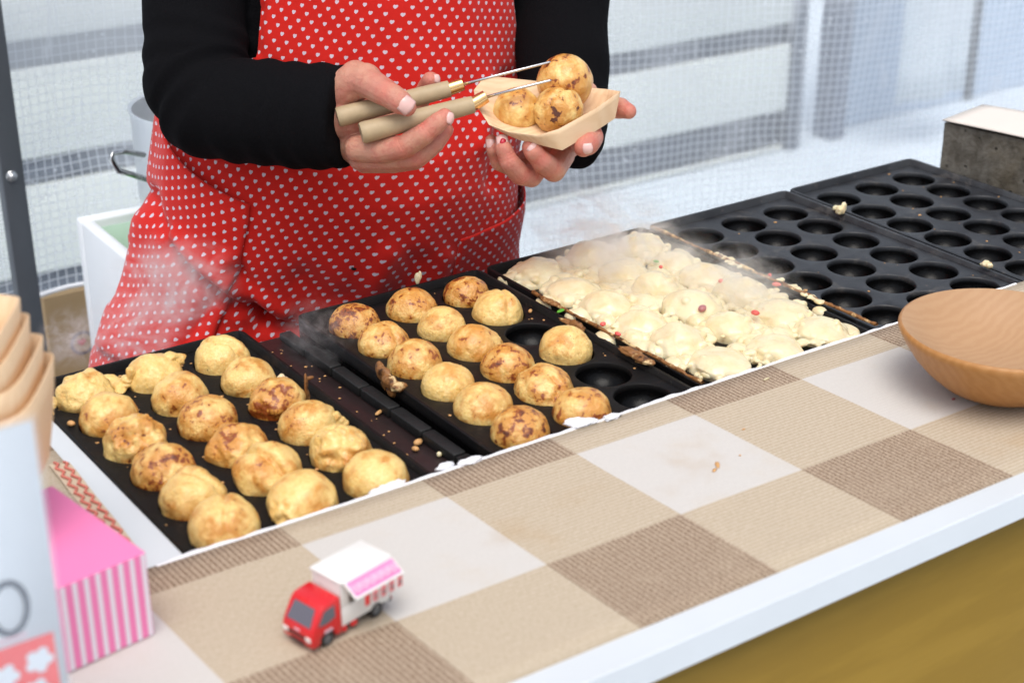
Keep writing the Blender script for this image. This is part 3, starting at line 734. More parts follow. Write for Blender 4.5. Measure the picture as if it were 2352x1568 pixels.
# ingredients showing in the batter
def bit(name, mat, x, y, z, s, lab, cat, grp, seed):
    c = atz(x, y, z); v_, f_ = ICO[2]; m = MB()
    R_ = Matrix.Rotation(seed*1.7, 3, 'Z')
    m.add([c+R_ @ Vector((p.x*s[0]*(1+.25*nz(p, 1.5, seed)), p.y*s[1], p.z*s[2]*(1+.2*nz(p, 2, seed+3)))) for p in v_], f_)
    return tag(mk(name, m, mat, loc=c, fix=False), lab, cat, grp)
for i, (x, y, z, s) in enumerate([(1419, 767, .010, (.0035, .0022, .002)), (1385, 744, .012, (.003, .0025, .002)), (1735, 718, .016, (.004, .0028, .0025)), (1655, 645, .016, (.003, .0022, .002)), (1783, 653, .009, (.0045, .0024, .002)), (1768, 632, .008, (.0026, .002, .0018)), (1518, 613, .020, (.002, .002, .0018))]):
    bit('ginger_piece', M_GINGER, x, y, z, s, ['pink ginger piece beside the burnt crust, near the second empty cup', 'small red ginger crumb in the batter above the burnt crust', 'red ginger piece on the batter nearest the cloth and bamboo strip', 'tiny red ginger crumb on a dome in the middle of the batter', 'largest pink ginger piece lying on the scorched bamboo strip', 'small red ginger crumb just behind the largest piece on the strip', 'tiny red ginger crumb on the rearmost pale batter'][i], 'ginger', 'pickled ginger pieces', i+1)
bit('octopus_piece', M_OCTO, 1613, 708, .014, (.0052, .0036, .003), 'purple chunk of octopus lying on the steaming batter', 'octopus', None, 4)
bit('onion_piece', M_ONION, 1289, 713, .0085, (.0058, .0022, .0012), 'bright green onion slice on the rim between two griddles', 'green onion', None, 2)
bit('onion_piece', M_ONION, 1507, 600, .012, (.003, .002, .0015), 'green onion bit under the pale dome at the back of the batter', 'green onion', None, 3)

# burnt strips on the rims either side of the batter
def crust_strip(u, lab, seed, wid, v0=-0.272, v1=0.034):
    rr = random.Random(seed); m = MB(); n = 90; vs = []
    for i in range(n+1):
        v = lerp(v0, v1, i/n); j = nz((v, seed, 0), 60, seed); k = nz((v, seed, 2), 190, seed)
        w = wid*(1+.5*j+.3*k); h = 0.0100+.0018*j+.0012*k; x = u+0.0012*nz((v, seed, 5), 40)
        vs += [(x-w, v, 0.0075), (x-w*.75, v, h-.001), (x, v, h), (x+w*.75, v, h-.0012), (x+w, v, 0.0075)]
    fs = [(i*5+k, i*5+k+1, (i+1)*5+k+1, (i+1)*5+k) for i in range(n) for k in range(4)]+[(i*5+4, i*5, (i+1)*5, (i+1)*5+4) for i in range(n)]
    m.add(vs, fs)
    return m
m = crust_strip(0.6085, '', 4, .0020, -0.272, 0.03)
tag(mk('bamboo_strip', m, M_CRUST, loc=(0.6085, -.12, .007)), 'scorched brown bamboo strip between the batter and empty griddle', 'strip')
m = crust_strip(0.4085, '', 9, .0018, -0.272, -0.04)
for (x, y, sx, sy, sz, a) in ((1312, 742, .004, .014, .002, -.9), (1325, 750, .004, .008, .005, -.9), (1448, 808, .006, .012, .003, -1.0), (1475, 825, .005, .013, .003, -.9), (1265, 694, .004, .012, .002, -.9)):
    c = atz(x, y, .008); v_, f_ = ICO[3]; R_ = Matrix.Rotation(0.15, 3, 'Z')
    m.add([c+R_ @ Vector((p.x*sx*(1+.5*fbm(p, 2, x)), p.y*sy*(1+.4*fbm(p, 2, y)), p.z*sz*(1+.6*fbm(p, 2.4, x+y)))) for p in v_], f_)
tag(mk('burnt_batter_crust', m, M_CRUST, loc=(0.4085, -.12, .007)), 'flaky burnt batter crust along the rim before the steaming griddle', 'crust')

# scraps: ragged pieces of batter
def scrap(name, mat, pts, lab, cat, rough=0.35, seed=1, vox=0.0009):
    b = MB()
    for x, y, z, r in pts:
        c = atz(x, y, z); v_, f_ = ICO[2]
        b.add([c+Vector((p.x*r[0], p.y*r[1], p.z*r[2]))*(1+rough*fbm(p, 1.8, seed+x, 2)) for p in v_], f_)
    o = mk(name, organic(b, vox, 2), mat, loc=atz(pts[0][0], pts[0][1], pts[0][2]), fix=False)
    o.color = (0.3, seed, 0.1, 1)
    return tag(o, lab, cat)
scrap('batter_scrap', M_BALL, [(105, 936, .008, (.008, .008, .004)), (100, 930, .009, (.006, .007, .004)), (120, 928, .010, (.004, .005, .003)), (104, 916, .014, (.0016, .0016, .006)), (122, 916, .013, (.0028, .0028, .0025)), (92, 940, .006, (.004, .004, .002)), (115, 950, .004, (.004, .005, .002))], 'ragged pale batter scrap sitting on the corner rim by the white board', 'batter scrap', seed=2)
scrap('batter_scrap', M_BALL, [(262, 876, .003, (.007, .010, .003)), (278, 882, .003, (.009, .010, .003)), (291, 872, .007, (.005, .006, .004)), (300, 855, .014, (.004, .004, .006)), (275, 897, .001, (.005, .006, .002)), (248, 868, .005, (.006, .005, .003))], 'ragged pale batter bridge between two back row balls', 'batter scrap', seed=3)
scrap('batter_scrap', M_BALL, [(402, 822, .016, (.010, .006, .003)), (412, 830, .013, (.004, .004, .004)), (390, 818, .019, (.008, .006, .003))], 'thin torn batter flap behind the back row of the first griddle', 'batter scrap', seed=5)
scrap('batter_scrap', M_BALL, [(780, 967, .006, (.006, .004, .004)), (788, 972, .004, (.005, .004, .003)), (770, 958, .010, (.005, .004, .005))], 'pale torn batter edge beside a smooth golden ball', 'batter scrap', seed=6)
scrap('batter_scrap', M_RAW, [(646, 872, .008, (.004, .004, .005)), (655, 875, .006, (.004, .004, .004))], 'white cooked lump behind the pink stained ball', 'batter scrap', seed=7)
scrap('batter_scrap', M_CRUST, [(703, 893, .012, (.0014, .0014, .010)), (706, 910, .004, (.0022, .002, .007)), (702, 870, .020, (.0012, .0012, .006)), (711, 868, .019, (.004, .0014, .0018)), (704, 881, .016, (.0014, .0012, .006))], 'thin upright twig of fried batter beside the burner gap', 'batter scrap', rough=.2, seed=8, vox=.0006)
scrap('burnt_scrap', M_CRUST, [(880, 858, .010, (.004, .010, .008)), (895, 876, .008, (.005, .009, .006)), (915, 889, .007, (.007, .006, .004)), (905, 893, .000, (.006, .006, .008)), (888, 880, -.002, (.005, .008, .008)), (872, 845, .012, (.003, .005, .006))], 'jagged burnt batter scrap clinging to the side of the second griddle', 'batter scrap', seed=9)
scrap('batter_scrap', M_RAW, [(1930, 483, .010, (.006, .005, .005)), (1938, 476, .012, (.004, .003, .006)), (1920, 478, .009, (.005, .003, .003))], 'crumpled pale batter lump on the rim between two empty griddles', 'batter scrap', seed=10)
scrap('batter_scrap', M_RAW, [(2265, 606, .009, (.006, .005, .003)), (2272, 610, .009, (.004, .004, .003))], 'small pale batter scrap on the rim above the wooden bowl', 'batter scrap', seed=11)
rnd = random.Random(8)
def drip(x0, y0, x1, y1, n, rr): return [(lerp(x0, x1, (i+rnd.random())/n), lerp(y0, y1, (i+rnd.random())/n)+rnd.uniform(-4, 5), .0082, (rr*rnd.uniform(.5, 1.3), rr*rnd.uniform(.5, 1.5), rr*rnd.uniform(.35, .7))) for i in range(n)]
scrap('batter_scrap', M_RAW, drip(1645, 583, 1705, 612, 13, .0038), 'lumpy pale batter drip over the scorched bamboo strip', 'batter scrap', seed=12)
scrap('batter_scrap', M_RAW, drip(1785, 640, 1895, 696, 20, .0034), 'pale batter smear along the scorched bamboo strip near the cloth', 'batter scrap', seed=13)
scrap('batter_scrap', M_RAW, [(958, 640, .012, (.002, .004, .006)), (965, 632, .016, (.0015, .002, .005))], 'pale batter sliver standing on the back rim of the second griddle', 'batter scrap', seed=14)
for i, (x, y, z, s) in enumerate([(960, 1015, -.0125, (.0042, .0030, .0026)), (954, 1030, -.0125, (.0032, .0024, .002)), (870, 947, -.0125, (.0055, .0018, .0014)), (163, 972, .001, (.0034, .0026, .0022)), (1218, 714, .001, (.0034, .0018, .0016)), (1009, 1043, -.0125, (.0022, .0022, .0022))]):
    bit('fried_crumb', M_SEED if i < 5 else M_RAW, x, y, z+s[2]*.5, s, ['round toasted crumb in the burner gap near the cloth', 'smaller toasted crumb just below the round one in the gap', 'long thin toasted crumb lying on the burner bar', 'single toasted crumb beside the first ball column', 'pale rice shaped crumb by the empty cup', 'tiny pale crumb at the cloth end of the burner gap'][i], 'crumb', 'single fried crumbs', i+2)
# fine crumbs and flakes scattered over plates
m = MB(); rnd = random.Random(31)
for i in range(330):
    p = rnd.choice([0, 0, 0, 1, 1, 3, 4, 5]); v = rnd.uniform(-0.26, 0.028)
    if p == 5: u = rnd.uniform(.166, .190); z = -.0135
    else: u = PLATES[p][0]+rnd.uniform(-.028, .146); z = 0.0002
    if p != 5:
        du = ((u-PLATES[p][0]+PU/2) % PU)-PU/2; dv = ((v+PVV/2) % PVV)-PVV/2
        if du*du+dv*dv < 0.0245**2: continue
    s = rnd.uniform(.0004, .0012)*(1.5 if rnd.random() < .1 else 1); v_, f_ = ICO[1]
    m.add([(u+q.x*s*rnd.uniform(.7, 1.9), v+q.y*s*rnd.uniform(.7, 1.9), z+q.z*s*.5) for q in v_], f_)
tag(mk('crumbs', m, M_SEED, loc=(.3, -.1, 0), fix=False), 'fine toasted crumbs scattered over the griddles', 'crumbs', kind='stuff')

# concrete block with card on top behind the last griddle
blk = thing('concrete_block', (1.1, -.05, -.1), 'grey weathered concrete block with a beige card on top', 'block')
q0 = atz(2165, 400, -0.01)
bx, by = q0.x+0.003, q0.y
dirn = (Vector((1.0053, -0.1074, 0))-Vector((1.0163, 0.012, 0))).normalized()
# block axes: long side runs towards the viewer
Lx = Vector((0.05, -0.28, 0)).normalized(); Wx = Vector((0.28, 0.05, 0)).normalized()
base = Vector((1.0265, 0.0165, -0.10)); zt = 0.050
def blkpt(l, w, z): 
    p = base+Lx*l+Wx*w; return Vector((p.x, p.y, z))
m = MB(); vs = []
nl, nw, nh = 24, 10, 14
def face(fn, a, b): m.grid(fn, a, b)
def jit(p): 
    return p+Vector((nz(p, 60), nz(p, 60, 4), nz(p, 60, 8)))*0.0012
face(lambda a, b: jit(blkpt(a*.25, 0, lerp(-.1, zt, b))), nl, nh)
face(lambda a, b: jit(blkpt(a*.25, .085, lerp(-.1, zt, b))), nl, nh)
face(lambda a, b: jit(blkpt(0, .085*a, lerp(-.1, zt, b))), nw, nh)
face(lambda a, b: jit(blkpt(.25, .085*a, lerp(-.1, zt, b))), nw, nh)
face(lambda a, b: jit(blkpt(a*.25, .085*b, zt)), nl, nw)
face(lambda a, b: jit(blkpt(a*.25, .085*b, -.1)), nl, nw)
o = mk('block', m, M_STONE, blk, fix=False)
bm = bmesh.new(); bm.from_mesh(o.data); bmesh.ops.remove_doubles(bm, verts=bm.verts, dist=1e-4); bmesh.ops.recalc_face_normals(bm, faces=bm.faces); bm.to_mesh(o.data); bm.free(); o.data.shade_smooth(); o.data.set_sharp_from_angle(angle=radians(40))
m = MB(); m.grid(lambda a, b: blkpt(-.002+a*.254, -.003+.090*b, zt+.0025+0.0025*sin(a*5)*(.3+.7*b)), 16, 6)
mk('card', m, M_CARD, blk, solid=0.0012, fix=False)
m = MB(); m.box((1.015, -.32, GZ+0.002), (1.30, .10, -.1015)); tag(mk('side_stand', m, M_GREY, loc=(1.15, -.1, GZ)), 'grey stand under the concrete block', 'stand')

# ================================================================== THINGS ON THE CLOTH
for i, (x, y, r_, a_, nm, mt, lab) in enumerate([(1648, 1066, (.0052, .0016, .0005), .95, 'sauce_smear', 'M_SEED', 'orange brown sauce smear on the pale cloth square'), (1641, 1079, (.003, .0014, .0005), .5, 'sauce_smear', 'M_SEED', 'small orange sauce spot below the longer smear'), (2190, 916, (.0022, .0012, .0008), .3, 'dark_crumb', 'M_OCTO', 'dark red crumb on the cloth in front of the bowl'), (1708, 985, (.0018, .0008, .0004), .2, 'fried_crumb', 'M_SEED', 'thin brown crumb on the tan cloth square'), (1760, 870, (.004, .001, .0006), .1, 'batter_thread', 'M_RAW', 'thin pale batter thread on the cloth by the batter griddle'), (1700, 1045, (.0008, .0008, .0004), 0, 'dark_crumb', 'M_SEED', 'tiny brown dot on the pale cloth square')]):
    c = atz(x, y, ZC+.0006); v_, f_ = ICO[2]; m = MB(); R_ = Matrix.Rotation(a_, 3, 'Z')
    m.add([c+R_ @ Vector((p.x*r_[0]*(1+.5*nz(p, 1.6, i)), p.y*r_[1]*(1+.6*nz(p, 2, i+4)), p.z*r_[2])) for p in v_], f_)
    tag(mk(nm, m, globals()[mt], loc=c, fix=False), lab, 'smear' if 'smear' in nm else 'crumb')
# wooden bowl
bw = thing('wooden_bowl', (0.586, -0.419, ZC), 'wide turned wooden bowl with a scooped inside standing on the cloth', 'bowl')
zr, RB = 0.064, 0.0815
T = Matrix.Translation((0.586, -0.419, 0))
outp = [(0.0005, ZC+.0006), (0.026, ZC+.0006), (0.034, ZC+.002), (0.046, ZC+.008), (0.058, ZC+.018), (0.068, ZC+.029), (0.0755, ZC+.040), (0.0798, ZC+.0475), (0.0813, ZC+.0515), (0.0806, ZC+.0538), (0.0788, ZC+.0545)]
inp = [(0.0788, ZC+.0545), (0.074, ZC+.0520), (0.064, ZC+.0450), (0.052, ZC+.0365), (0.040, ZC+.0315), (0.030, ZC+.0295), (0.0275, ZC+.0285), (0.012, ZC+.028), (0.0005, ZC+.028)]
m = MB(); m.lathe(outp, n=80, M=T); mk('outer_wall', m, M_BOWL, bw, fix=True)
m = MB(); m.lathe(inp, n=80, M=T); o = mk('inner_hollow', m, M_BOWL_IN, bw, fix=False); o.data.flip_normals()

# toy truck
f_b, r_b = Vector((-0.0125, -0.4173, ZC)), Vector((0.0262, -0.4082, ZC))
fw = (f_b-r_b); WB = fw.length; fw.normalize(); sx = Vector((fw.y, -fw.x, 0))      # sx: towards the far side
if sx.y < 0: sx = -sx
ctr = (f_b+r_b)/2
Wd = 0.0265
TM = Matrix(((fw.x, sx.x, 0, ctr.x), (fw.y, sx.y, 0, ctr.y), (fw.z, sx.z, 1, ZC), (0, 0, 0, 1)))   # local x forward, y to the far side, z up; near side at y=0
tr = thing('toy_truck', (ctr.x, ctr.y, ZC), 'tiny red toy food truck with white serving box parked on the cloth', 'toy truck')
def TB(name, boxes, mat, bevel=0.0006, parent=None):
    m = MB()
    for a, b in boxes: m.box(a, b, M=TM)
    return mk(name, m, mat, parent or tr, bevel=bevel, sharp=40)
def side_prism(name, loop, y0, y1, mat, bevel=0.0006, parent=None):
    P = TM @ Matrix(((1, 0, 0, 0), (0, 0, 1, 0), (0, 1, 0, 0), (0, 0, 0, 1)))   # loop in x,z; extrude along y
    m = MB(); m.prism(loop, y0, y1, P); return mk(name, m, mat, parent or tr, bevel=bevel, sharp=40)
wr = 0.0052; xf = WB/2; xr = -WB/2
cab = [(xf+.0125, .0035), (xf+.0130, .0120), (xf+.0118, .0155), (xf+.0050, .0270), (xf+.0025, .0290), (xf-.0085, .0300), (xf-.0105, .0295), (xf-.0115, .0040), (xf-.0062, .0040), (xf-.0050, .0085), (xf, .0112), (xf+.0050, .0085), (xf+.0062, .0035)]
cabo = side_prism('cab', cab, 0.0, Wd, M_RED, 0.0015)
# windscreen on the sloped face
A, B_ = Vector((xf+.0114, 0, .0164)), Vector((xf+.0054, 0, .0264)); nn = Vector((.0100, 0, .0060)).normalized()*0.0003
m = MB(); vs = [TM @ (A+nn+Vector((0, .0030, 0))), TM @ (A+nn+Vector((0, Wd-.0030, 0))), TM @ (B_+nn+Vector((0, Wd-.0045, 0))), TM @ (B_+nn+Vector((0, .0045, 0)))]
vs += [p-(TM.to_3x3() @ nn)*3 for p in vs]
m.add(vs, [(0, 1, 2, 3), (4, 7, 6, 5), (0, 4, 5, 1), (1, 5, 6, 2), (2, 6, 7, 3), (3, 7, 4, 0)]); mk('windscreen', m, M_TOYGLASS, cabo, smooth=False)
for yy, nm in ((-.0003, 'side_window'), (Wd-.0003, 'side_window')):
    side_prism(nm, [(xf+.0078, .0172), (xf+.0028, .0255), (xf-.0052, .0265), (xf-.0056, .0182), (xf+.001, .0165)], yy, yy+.0006, M_TOYGLASS, 0, cabo)
xg = xf+.0131
TB('grille', [((xg-.0006, .0062, .0088), (xg+.0004, Wd-.0062, .0104))], M_BLACKPL, 0, cabo)
TB('bumper_slot', [((xg-.0008, .0075, .0044), (xg+.0001, Wd-.0075, .0058))], M_BLACKPL, 0, cabo)
for y0 in (.0014, Wd-.0056): TB('headlight', [((xg-.0008, y0, .0082), (xg+.0005, y0+.0042, .0110))], M_TOYWHITE, .0004, cabo)
TB('emblem', [((xg-.0008, .0108, .0122), (xg+.0000, .0155, .0132))], M_SIGNPINK, 0, cabo)
TB('door_print', [((xf-.0030, -.0003, .0105), (xf+.0030, .0002, .0122))], M_SIGNPINK, 0, cabo)
bx0, bx1 = xr-.0115, xf-.0118
boxo = TB('serving_box', [((bx0, .0012, .0072), (bx1, .0028, .0195)), ((bx0, Wd-.0022, .0072), (bx1, Wd-.0006, .0365)), ((bx1-.0018, .0029, .0072), (bx1, Wd-.0023, .0365)), ((bx0, .0029, .0072), (bx0+.0018, Wd-.0023, .0365)), ((bx0+.0019, .0029, .0072), (bx1-.0019, Wd-.0023, .0085)),
    ((bx1-.0062, .0012, .0196), (bx1, .0028, .0365)), ((bx0, .0012, .0196), (bx0+.0030, .0028, .0365))], M_TOYWHITE, .0003)
side_prism('roof', [(bx1+.0012, .0366), (bx1+.0012, .0385), (bx0-.0012, .0385), (bx0-.0012, .0366)], -.0005, Wd+.0005, M_TOYWHITE, .0006)
TB('counter_inside', [((bx0+.002, .0090, .0090), (bx1-.002, Wd-.004, .0150))], M_CARD, .0003, boxo)
# awning: hinged flap sloping out on the near side
def awn(x0, x1, y0, z0, y1, z1, th):
    m = MB(); vs = [TM @ Vector(p) for p in ((x0, y0, z0), (x1, y0, z0), (x1, y1, z1), (x0, y1, z1))]
    up = TM.to_3x3() @ Vector((0, (z1-z0), -(y1-y0))).normalized()
    if up.z < 0: up = -up
    vs2 = [p+up*th for p in vs]; m.add(vs+vs2, [(0, 1, 2, 3), (7, 6, 5, 4), (0, 4, 5, 1), (1, 5, 6, 2), (2, 6, 7, 3), (3, 7, 4, 0)]); return m, up
m, up = awn(bx0-.001, bx1-.0010, -.0002, .0368, -.0108, .0300, .0010); aw = mk('awning', m, M_TOYWHITE, tr, bevel=.0003)
m, up = awn(bx0+.0002, bx1-.0022, -.0014, .0372, -.0100, .0316, .0003); mk('awning_print', m, M_PINKPRINT, aw, smooth=False)
rnd = random.Random(12)
m = MB()
for i in range(6):                       # the round pale marks printed on the flap
    cxx = lerp(bx0+.004, bx1-.006, i/5); t_ = .5; yy = lerp(-.0014, -.0100, .5); zz = lerp(.0372, .0316, .5)
    for k in range(3):
        r0 = .0030-.0010*k; c = TM @ Vector((cxx, yy, zz)); ax = TM.to_3x3() @ Vector((1, 0, 0)); ay = TM.to_3x3() @ Vector((0, -.0098, -.0047)).normalized()
        if k == 1: continue
        ring = [c+(up*.0006)+(ax*cos(a)+ay*sin(a))*rr for rr in (r0, r0-.0008) for a in [2*pi*j/14 for j in range(14)]]
        m.add(ring, [(j, (j+1) % 14, 14+(j+1) % 14, 14+j) for j in range(14)])
mk('awning_mark', m, M_PALEPINK, aw, smooth=False, fix=False)
for i in range(5):
    x1 = lerp(bx1-.0085, bx0+.0002, i/4.6)
    b = TB('lantern_flag', [((x1-.0040, -.0106, .0222), (x1, -.0099, .0298))], M_RED if i == 0 else M_FLAG, .0004, aw)
    if i: TB('flag_mark', [((x1-.0028, -.0109, .0242), (x1-.0010, -.0104, .0274))], M_GREYPL, .0002, aw)
TB('chassis', [((bx0+.001, .004, .0035), (xf-.012, Wd-.004, .0068)), ((bx0-.0015, .0015, .0050), (bx0-.0002, Wd-.0015, .0085))], M_BLACKPL)
TB('side_tank', [((-.004, .0008, .0034), (.0008, .0039, .0068))], M_RED)
TB('step', [((.0045, .0008, .0030), (.0075, .0039, .0068))], M_RED)
TB('tail_light', [((bx0-.0019, .002, .0058), (bx0-.0016, .006, .0080))], M_RED)
for x_ in (xf, xr):
    for y_ in (0.0008, Wd-.0048):
        MW = TM @ Matrix.Translation((x_, y_, wr)) @ Matrix.Rotation(-pi/2, 4, 'X')
        m = MB(); m.lathe([(.0030, 0.0), (.0044, 0.0), (wr, .0007), (wr, .0033), (.0044, .0040), (.0030, .0040)], n=24, M=MW); w_ = mk('wheel', m, M_BLACKPL, tr)
        m = MB(); m.lathe([(.0003, .0006), (.0012, .0003), (.0016, .0010), (.0032, .0008), (.0034, .0002), (.0034, .0038), (.0003, .0038)], n=20, M=MW); mk('hub', m, M_GREYPL, w_)

# pink striped box
pk = thing('striped_box', (-0.13, -.30, ZC), 'pink carton with pink and white striped front standing on the cloth', 'box')
P1, P0 = atz(355, 1457, ZC), atz(180, 1536, ZC)
dx = (P0-P1); Lf = dx.length+0.030; dx.normalize(); dy = Vector((dx.y, -dx.x, 0))
if dy.y < 0: dy = -dy
dy2 = (Vector((-0.112, -.2459, 0))-Vector((-.0962, -.351, 0))).normalized()
H = 0.0575
def pkp(a, b, z): 
    p = P1+dx*a+dy2*b; return Vector((p.x, p.y, z))
def pkbox(name, a0, a1, b0, b1, z0, z1, mat, bevel=0):
    m = MB(); vs = [pkp(a, b, z) for z in (z0, z1) for a, b in ((a0, b0), (a1, b0), (a1, b1), (a0, b1))]
    m.add(vs, [(0, 3, 2, 1), (4, 5, 6, 7), (0, 1, 5, 4), (1, 2, 6, 5), (2, 3, 7, 6), (3, 0, 4, 7)]); return mk(name, m, mat, pk, bevel=bevel, smooth=False)
pkbox('carton', 0, Lf, 0, .108, ZC+.0006, ZC+H, M_PINK, .0006)
ns = 11
for i in range(ns):
    a0 = Lf*(i+.12)/ns; a1 = Lf*(i+.52)/ns
    pkbox('stripe', a0, a1, -.0006, -.0001, ZC+.001, ZC+H-.001, M_STRIPE_W)
m = MB(); cA = pkp(.046, .055, ZC+H); m.box((-.006, -.012, .0), (.006, .012, .006), M=Matrix.Translation(cA) @ Matrix.Rotation(.5, 4, 'Z')); 
tag(mk('binder_clip', m, M_BLACKPL, loc=cA, bevel=.001), 'small black clip lying on the pink carton', 'clip')
m = MB(); cA = pkp(.054, .070, ZC+H); m.sphere((cA.x, cA.y, cA.z+.010), (.012, .014, .010), 14, 10)
tag(mk('crumpled_tissue', m, M_TISSUE, loc=cA), 'crumpled pale tissue resting on the pink carton', 'tissue')

# napkin with red zigzag lines
nk = thing('zigzag_napkin', (-.07, -.17, ZC), 'beige napkin strip with red zigzag lines beside the white board', 'napkin')
ed = [atz(112, 1070, ZC), atz(160, 1065, ZC), atz(318, 1262, ZC), atz(262, 1262, ZC)]
m = MB(); m.grid(lambda a, b: (ed[0].lerp(ed[1], a)).lerp(ed[3].lerp(ed[2], a), b)+Vector((0, 0, .0014+.0004*sin(b*11))), 8, 24); mk('fabric', m, M_LINEN, nk, fix=False)
for k in range(2):
    m = MB(); L = []
    for i in range(41):
        b = i/40; a = .27+.45*k+(.13 if i % 4 in (1,) else -.13 if i % 4 == 3 else 0)
        L.append((ed[0].lerp(ed[1], a)).lerp(ed[3].lerp(ed[2], a), b)+Vector((0, 0, .0024+.0004*sin(b*11))))
    m.tube(L, .0011, 5); mk('zigzag_line', m, M_ZIG, nk)

# price card in a clear stand (close to the camera)
VC = -0.450
sg = thing('price_card', (-.2, VC, ZC), 'white price card with a navy digit and red flower print in clear stand', 'price card')
def cardp(x, y, dv=0.0): return atv(x, y, VC+dv)
tr_, br_ = cardp(76, 948), cardp(168, 1568)
uR = (tr_.x+br_.x)/2; zt_ = tr_.z
m = MB(); m.box((uR-.13, VC, ZC+.002), (uR-.0015, VC+.0012, zt_-.004)); mk('card', m, M_SIGN, sg)
m = MB(); m.box((uR-.13, VC-.0024, ZC+.0022), (uR, VC-.0004, zt_)); mk('clear_front', m, M_CLEAR, sg, smooth=False)
m = MB(); m.box((uR-.13, VC-.0024, ZC+.0002), (uR, VC+.03, ZC+.0018)); mk('clear_foot', m, M_CLEAR, sg, smooth=False)
# digit 0 : ring in the card plane
def zcard(x, y): return atv(x, y, VC-.0003)
m = MB(); c = zcard(21, 1397); n = 36
ax_, az_ = .0102, .0158
sl = 0.0
vs = [(c.x+ax_*k*cos(2*pi*i/n), VC-.0003, c.z+az_*(k if k == 1 else k+.08)*sin(2*pi*i/n)) for k in (1, .70) for i in range(n)]
vs += [(x, VC-.0001, z) for x, y, z in vs]
m.add(vs, [(i, (i+1) % n, n+(i+1) % n, n+i) for i in range(n)]); mk('digit', m, M_INK, sg, smooth=False, fix=False)
def strip_on_card(name, x0, x1, z0, z1, mat, d=.0003):
    m = MB(); m.box((x0, VC-d, z0), (x1, VC-.00005, z1)); return mk(name, m, mat, sg, smooth=False)
lz = zcard(40, 1462).z; strip_on_card('underline', uR-.13, zcard(62, 1445).x, lz-.0008, lz+.0008, M_SIGNPINK)
rz = zcard(122, 1450); strip_on_card('red_band', uR-.13, rz.x, ZC+.003, rz.z, M_SIGNRED, .0002)
def flower(cx_, cz_, r, nm='flower_print'):
    m = MB(); vs = [(cx_, VC-.0005, cz_)]; N = 60
    for i in range(N):
        a = 2*pi*i/N; rr = r*(.58+.42*abs(cos(2.5*a+.4))**.6); vs.append((cx_+rr*cos(a), VC-.0005, cz_+rr*sin(a)))
    m.add(vs, [(0, 1+i, 1+(i+1) % N) for i in range(N)]); mk(nm, m, M_SIGN, sg, smooth=False, fix=False)
f1 = zcard(90, 1515); flower(f1.x, f1.z, .0074); f2 = zcard(12, 1556); flower(f2.x, f2.z, .0074); f3 = zcard(86, 1585); flower(f3.x, f3.z, .0070)

# stack of thin wooden serving boats on a small white carton
cb = MB(); cb.box((-.27, -.305, ZC+.0005), (-.140, -.19, .105)); tag(mk('white_carton', cb, M_WHITE, loc=(-.2, -.25, ZC), bevel=.001), 'plain white carton standing behind the price card', 'carton')
def boat_mesh(L, W_, Hh):
    m = MB()
    nr = 40
    def loop(l, w, z, pw):
        out = []
        for i in range(nr):
            a = 2*pi*i/nr; c_, s_ = cos(a), sin(a)
            out.append((l*math.copysign(abs(c_)**pw, c_), w*math.copysign(abs(s_)**.5, s_), z+.006*abs(c_)**6*(z/Hh)))
        return out
    rings = [loop(L*.90, W_*.78, 0, .42), loop(L*.945, W_*.88, Hh*.35, .40), loop(L*.98, W_*.95, Hh*.7, .38), loop(L, W_, Hh, .36)]
    vs = [p for r in rings for p in r]; n = nr
    fs = [(i*n+k, i*n+(k+1) % n, (i+1)*n+(k+1) % n, (i+1)*n+k) for i in range(3) for k in range(n)]+[tuple(range(n))]
    m.add(vs, fs); return m
bmsh = boat_mesh(.080, .050, .054)
first = None
ordn = ['lowest', 'second from below', 'third from below', 'topmost']
rnd = random.Random(2)
for i in range(4):
    loc = Vector((-.186-.0045*i, -.247+.001*i, .1065+.0125*i))
    if first is None:
        first = mk('wooden_boat', bmsh, M_BOAT, loc=(0, 0, 0), sharp=50, solid=.0009); o = first
    else:
        o = first.copy(); COL.objects.link(o)
    o.location = loc; o.rotation_euler = (rnd.uniform(-.02, .02), rnd.uniform(-.02, .02)-.02, rnd.uniform(-.015, .015)-.55)
    tag(o, 'thin veneer serving boat, %s in the stack on the white carton' % ordn[i], 'serving boat', 'stacked veneer serving boats')

# ================================================================== THINGS BEHIND
# polystyrene box
sb = thing('styrofoam_box', (.35, .6, -.45), 'white polystyrene box with pale green inside standing beside the vendor', 'box')
S0 = atv(172, 498, 0.725); SZ = S0.z
ex = Vector((0.995, -0.05, 0)).normalized(); ey = Vector((-0.03, -1, 0)).normalized()
def sp_(a, b, z): p = S0+ex*a+ey*b; return Vector((p.x, p.y, z))
def sbox(mb, a0, a1, b0, b1, z0, z1, tp=0.0):
    vs = [sp_(a0+tp*(a0 < .1), b0+tp, z0), sp_(a1, b0+tp, z0), sp_(a1, b1-tp, z0), sp_(a0+tp*(a0 < .1), b1-tp, z0), sp_(a0, b0, z1), sp_(a1, b0, z1), sp_(a1, b1, z1), sp_(a0, b1, z1)]
    mb.add(vs, [(0, 3, 2, 1), (4, 5, 6, 7), (0, 1, 5, 4), (1, 2, 6, 5), (2, 3, 7, 6), (3, 0, 4, 7)])
m = MB(); W2, D2, ZB = .36, .25, SZ-.30
sbox(m, 0, W2, 0, .020, ZB, SZ); sbox(m, 0, W2, D2-.02, D2, ZB, SZ); sbox(m, 0, .016, .0202, D2-.0202, ZB, SZ); sbox(m, W2-.02, W2, .0202, D2-.0202, ZB, SZ); sbox(m, .0202, W2-.0202, .0202, D2-.0202, ZB, ZB+.02)
mk('box_body', m, M_STYRO, sb, bevel=.004)
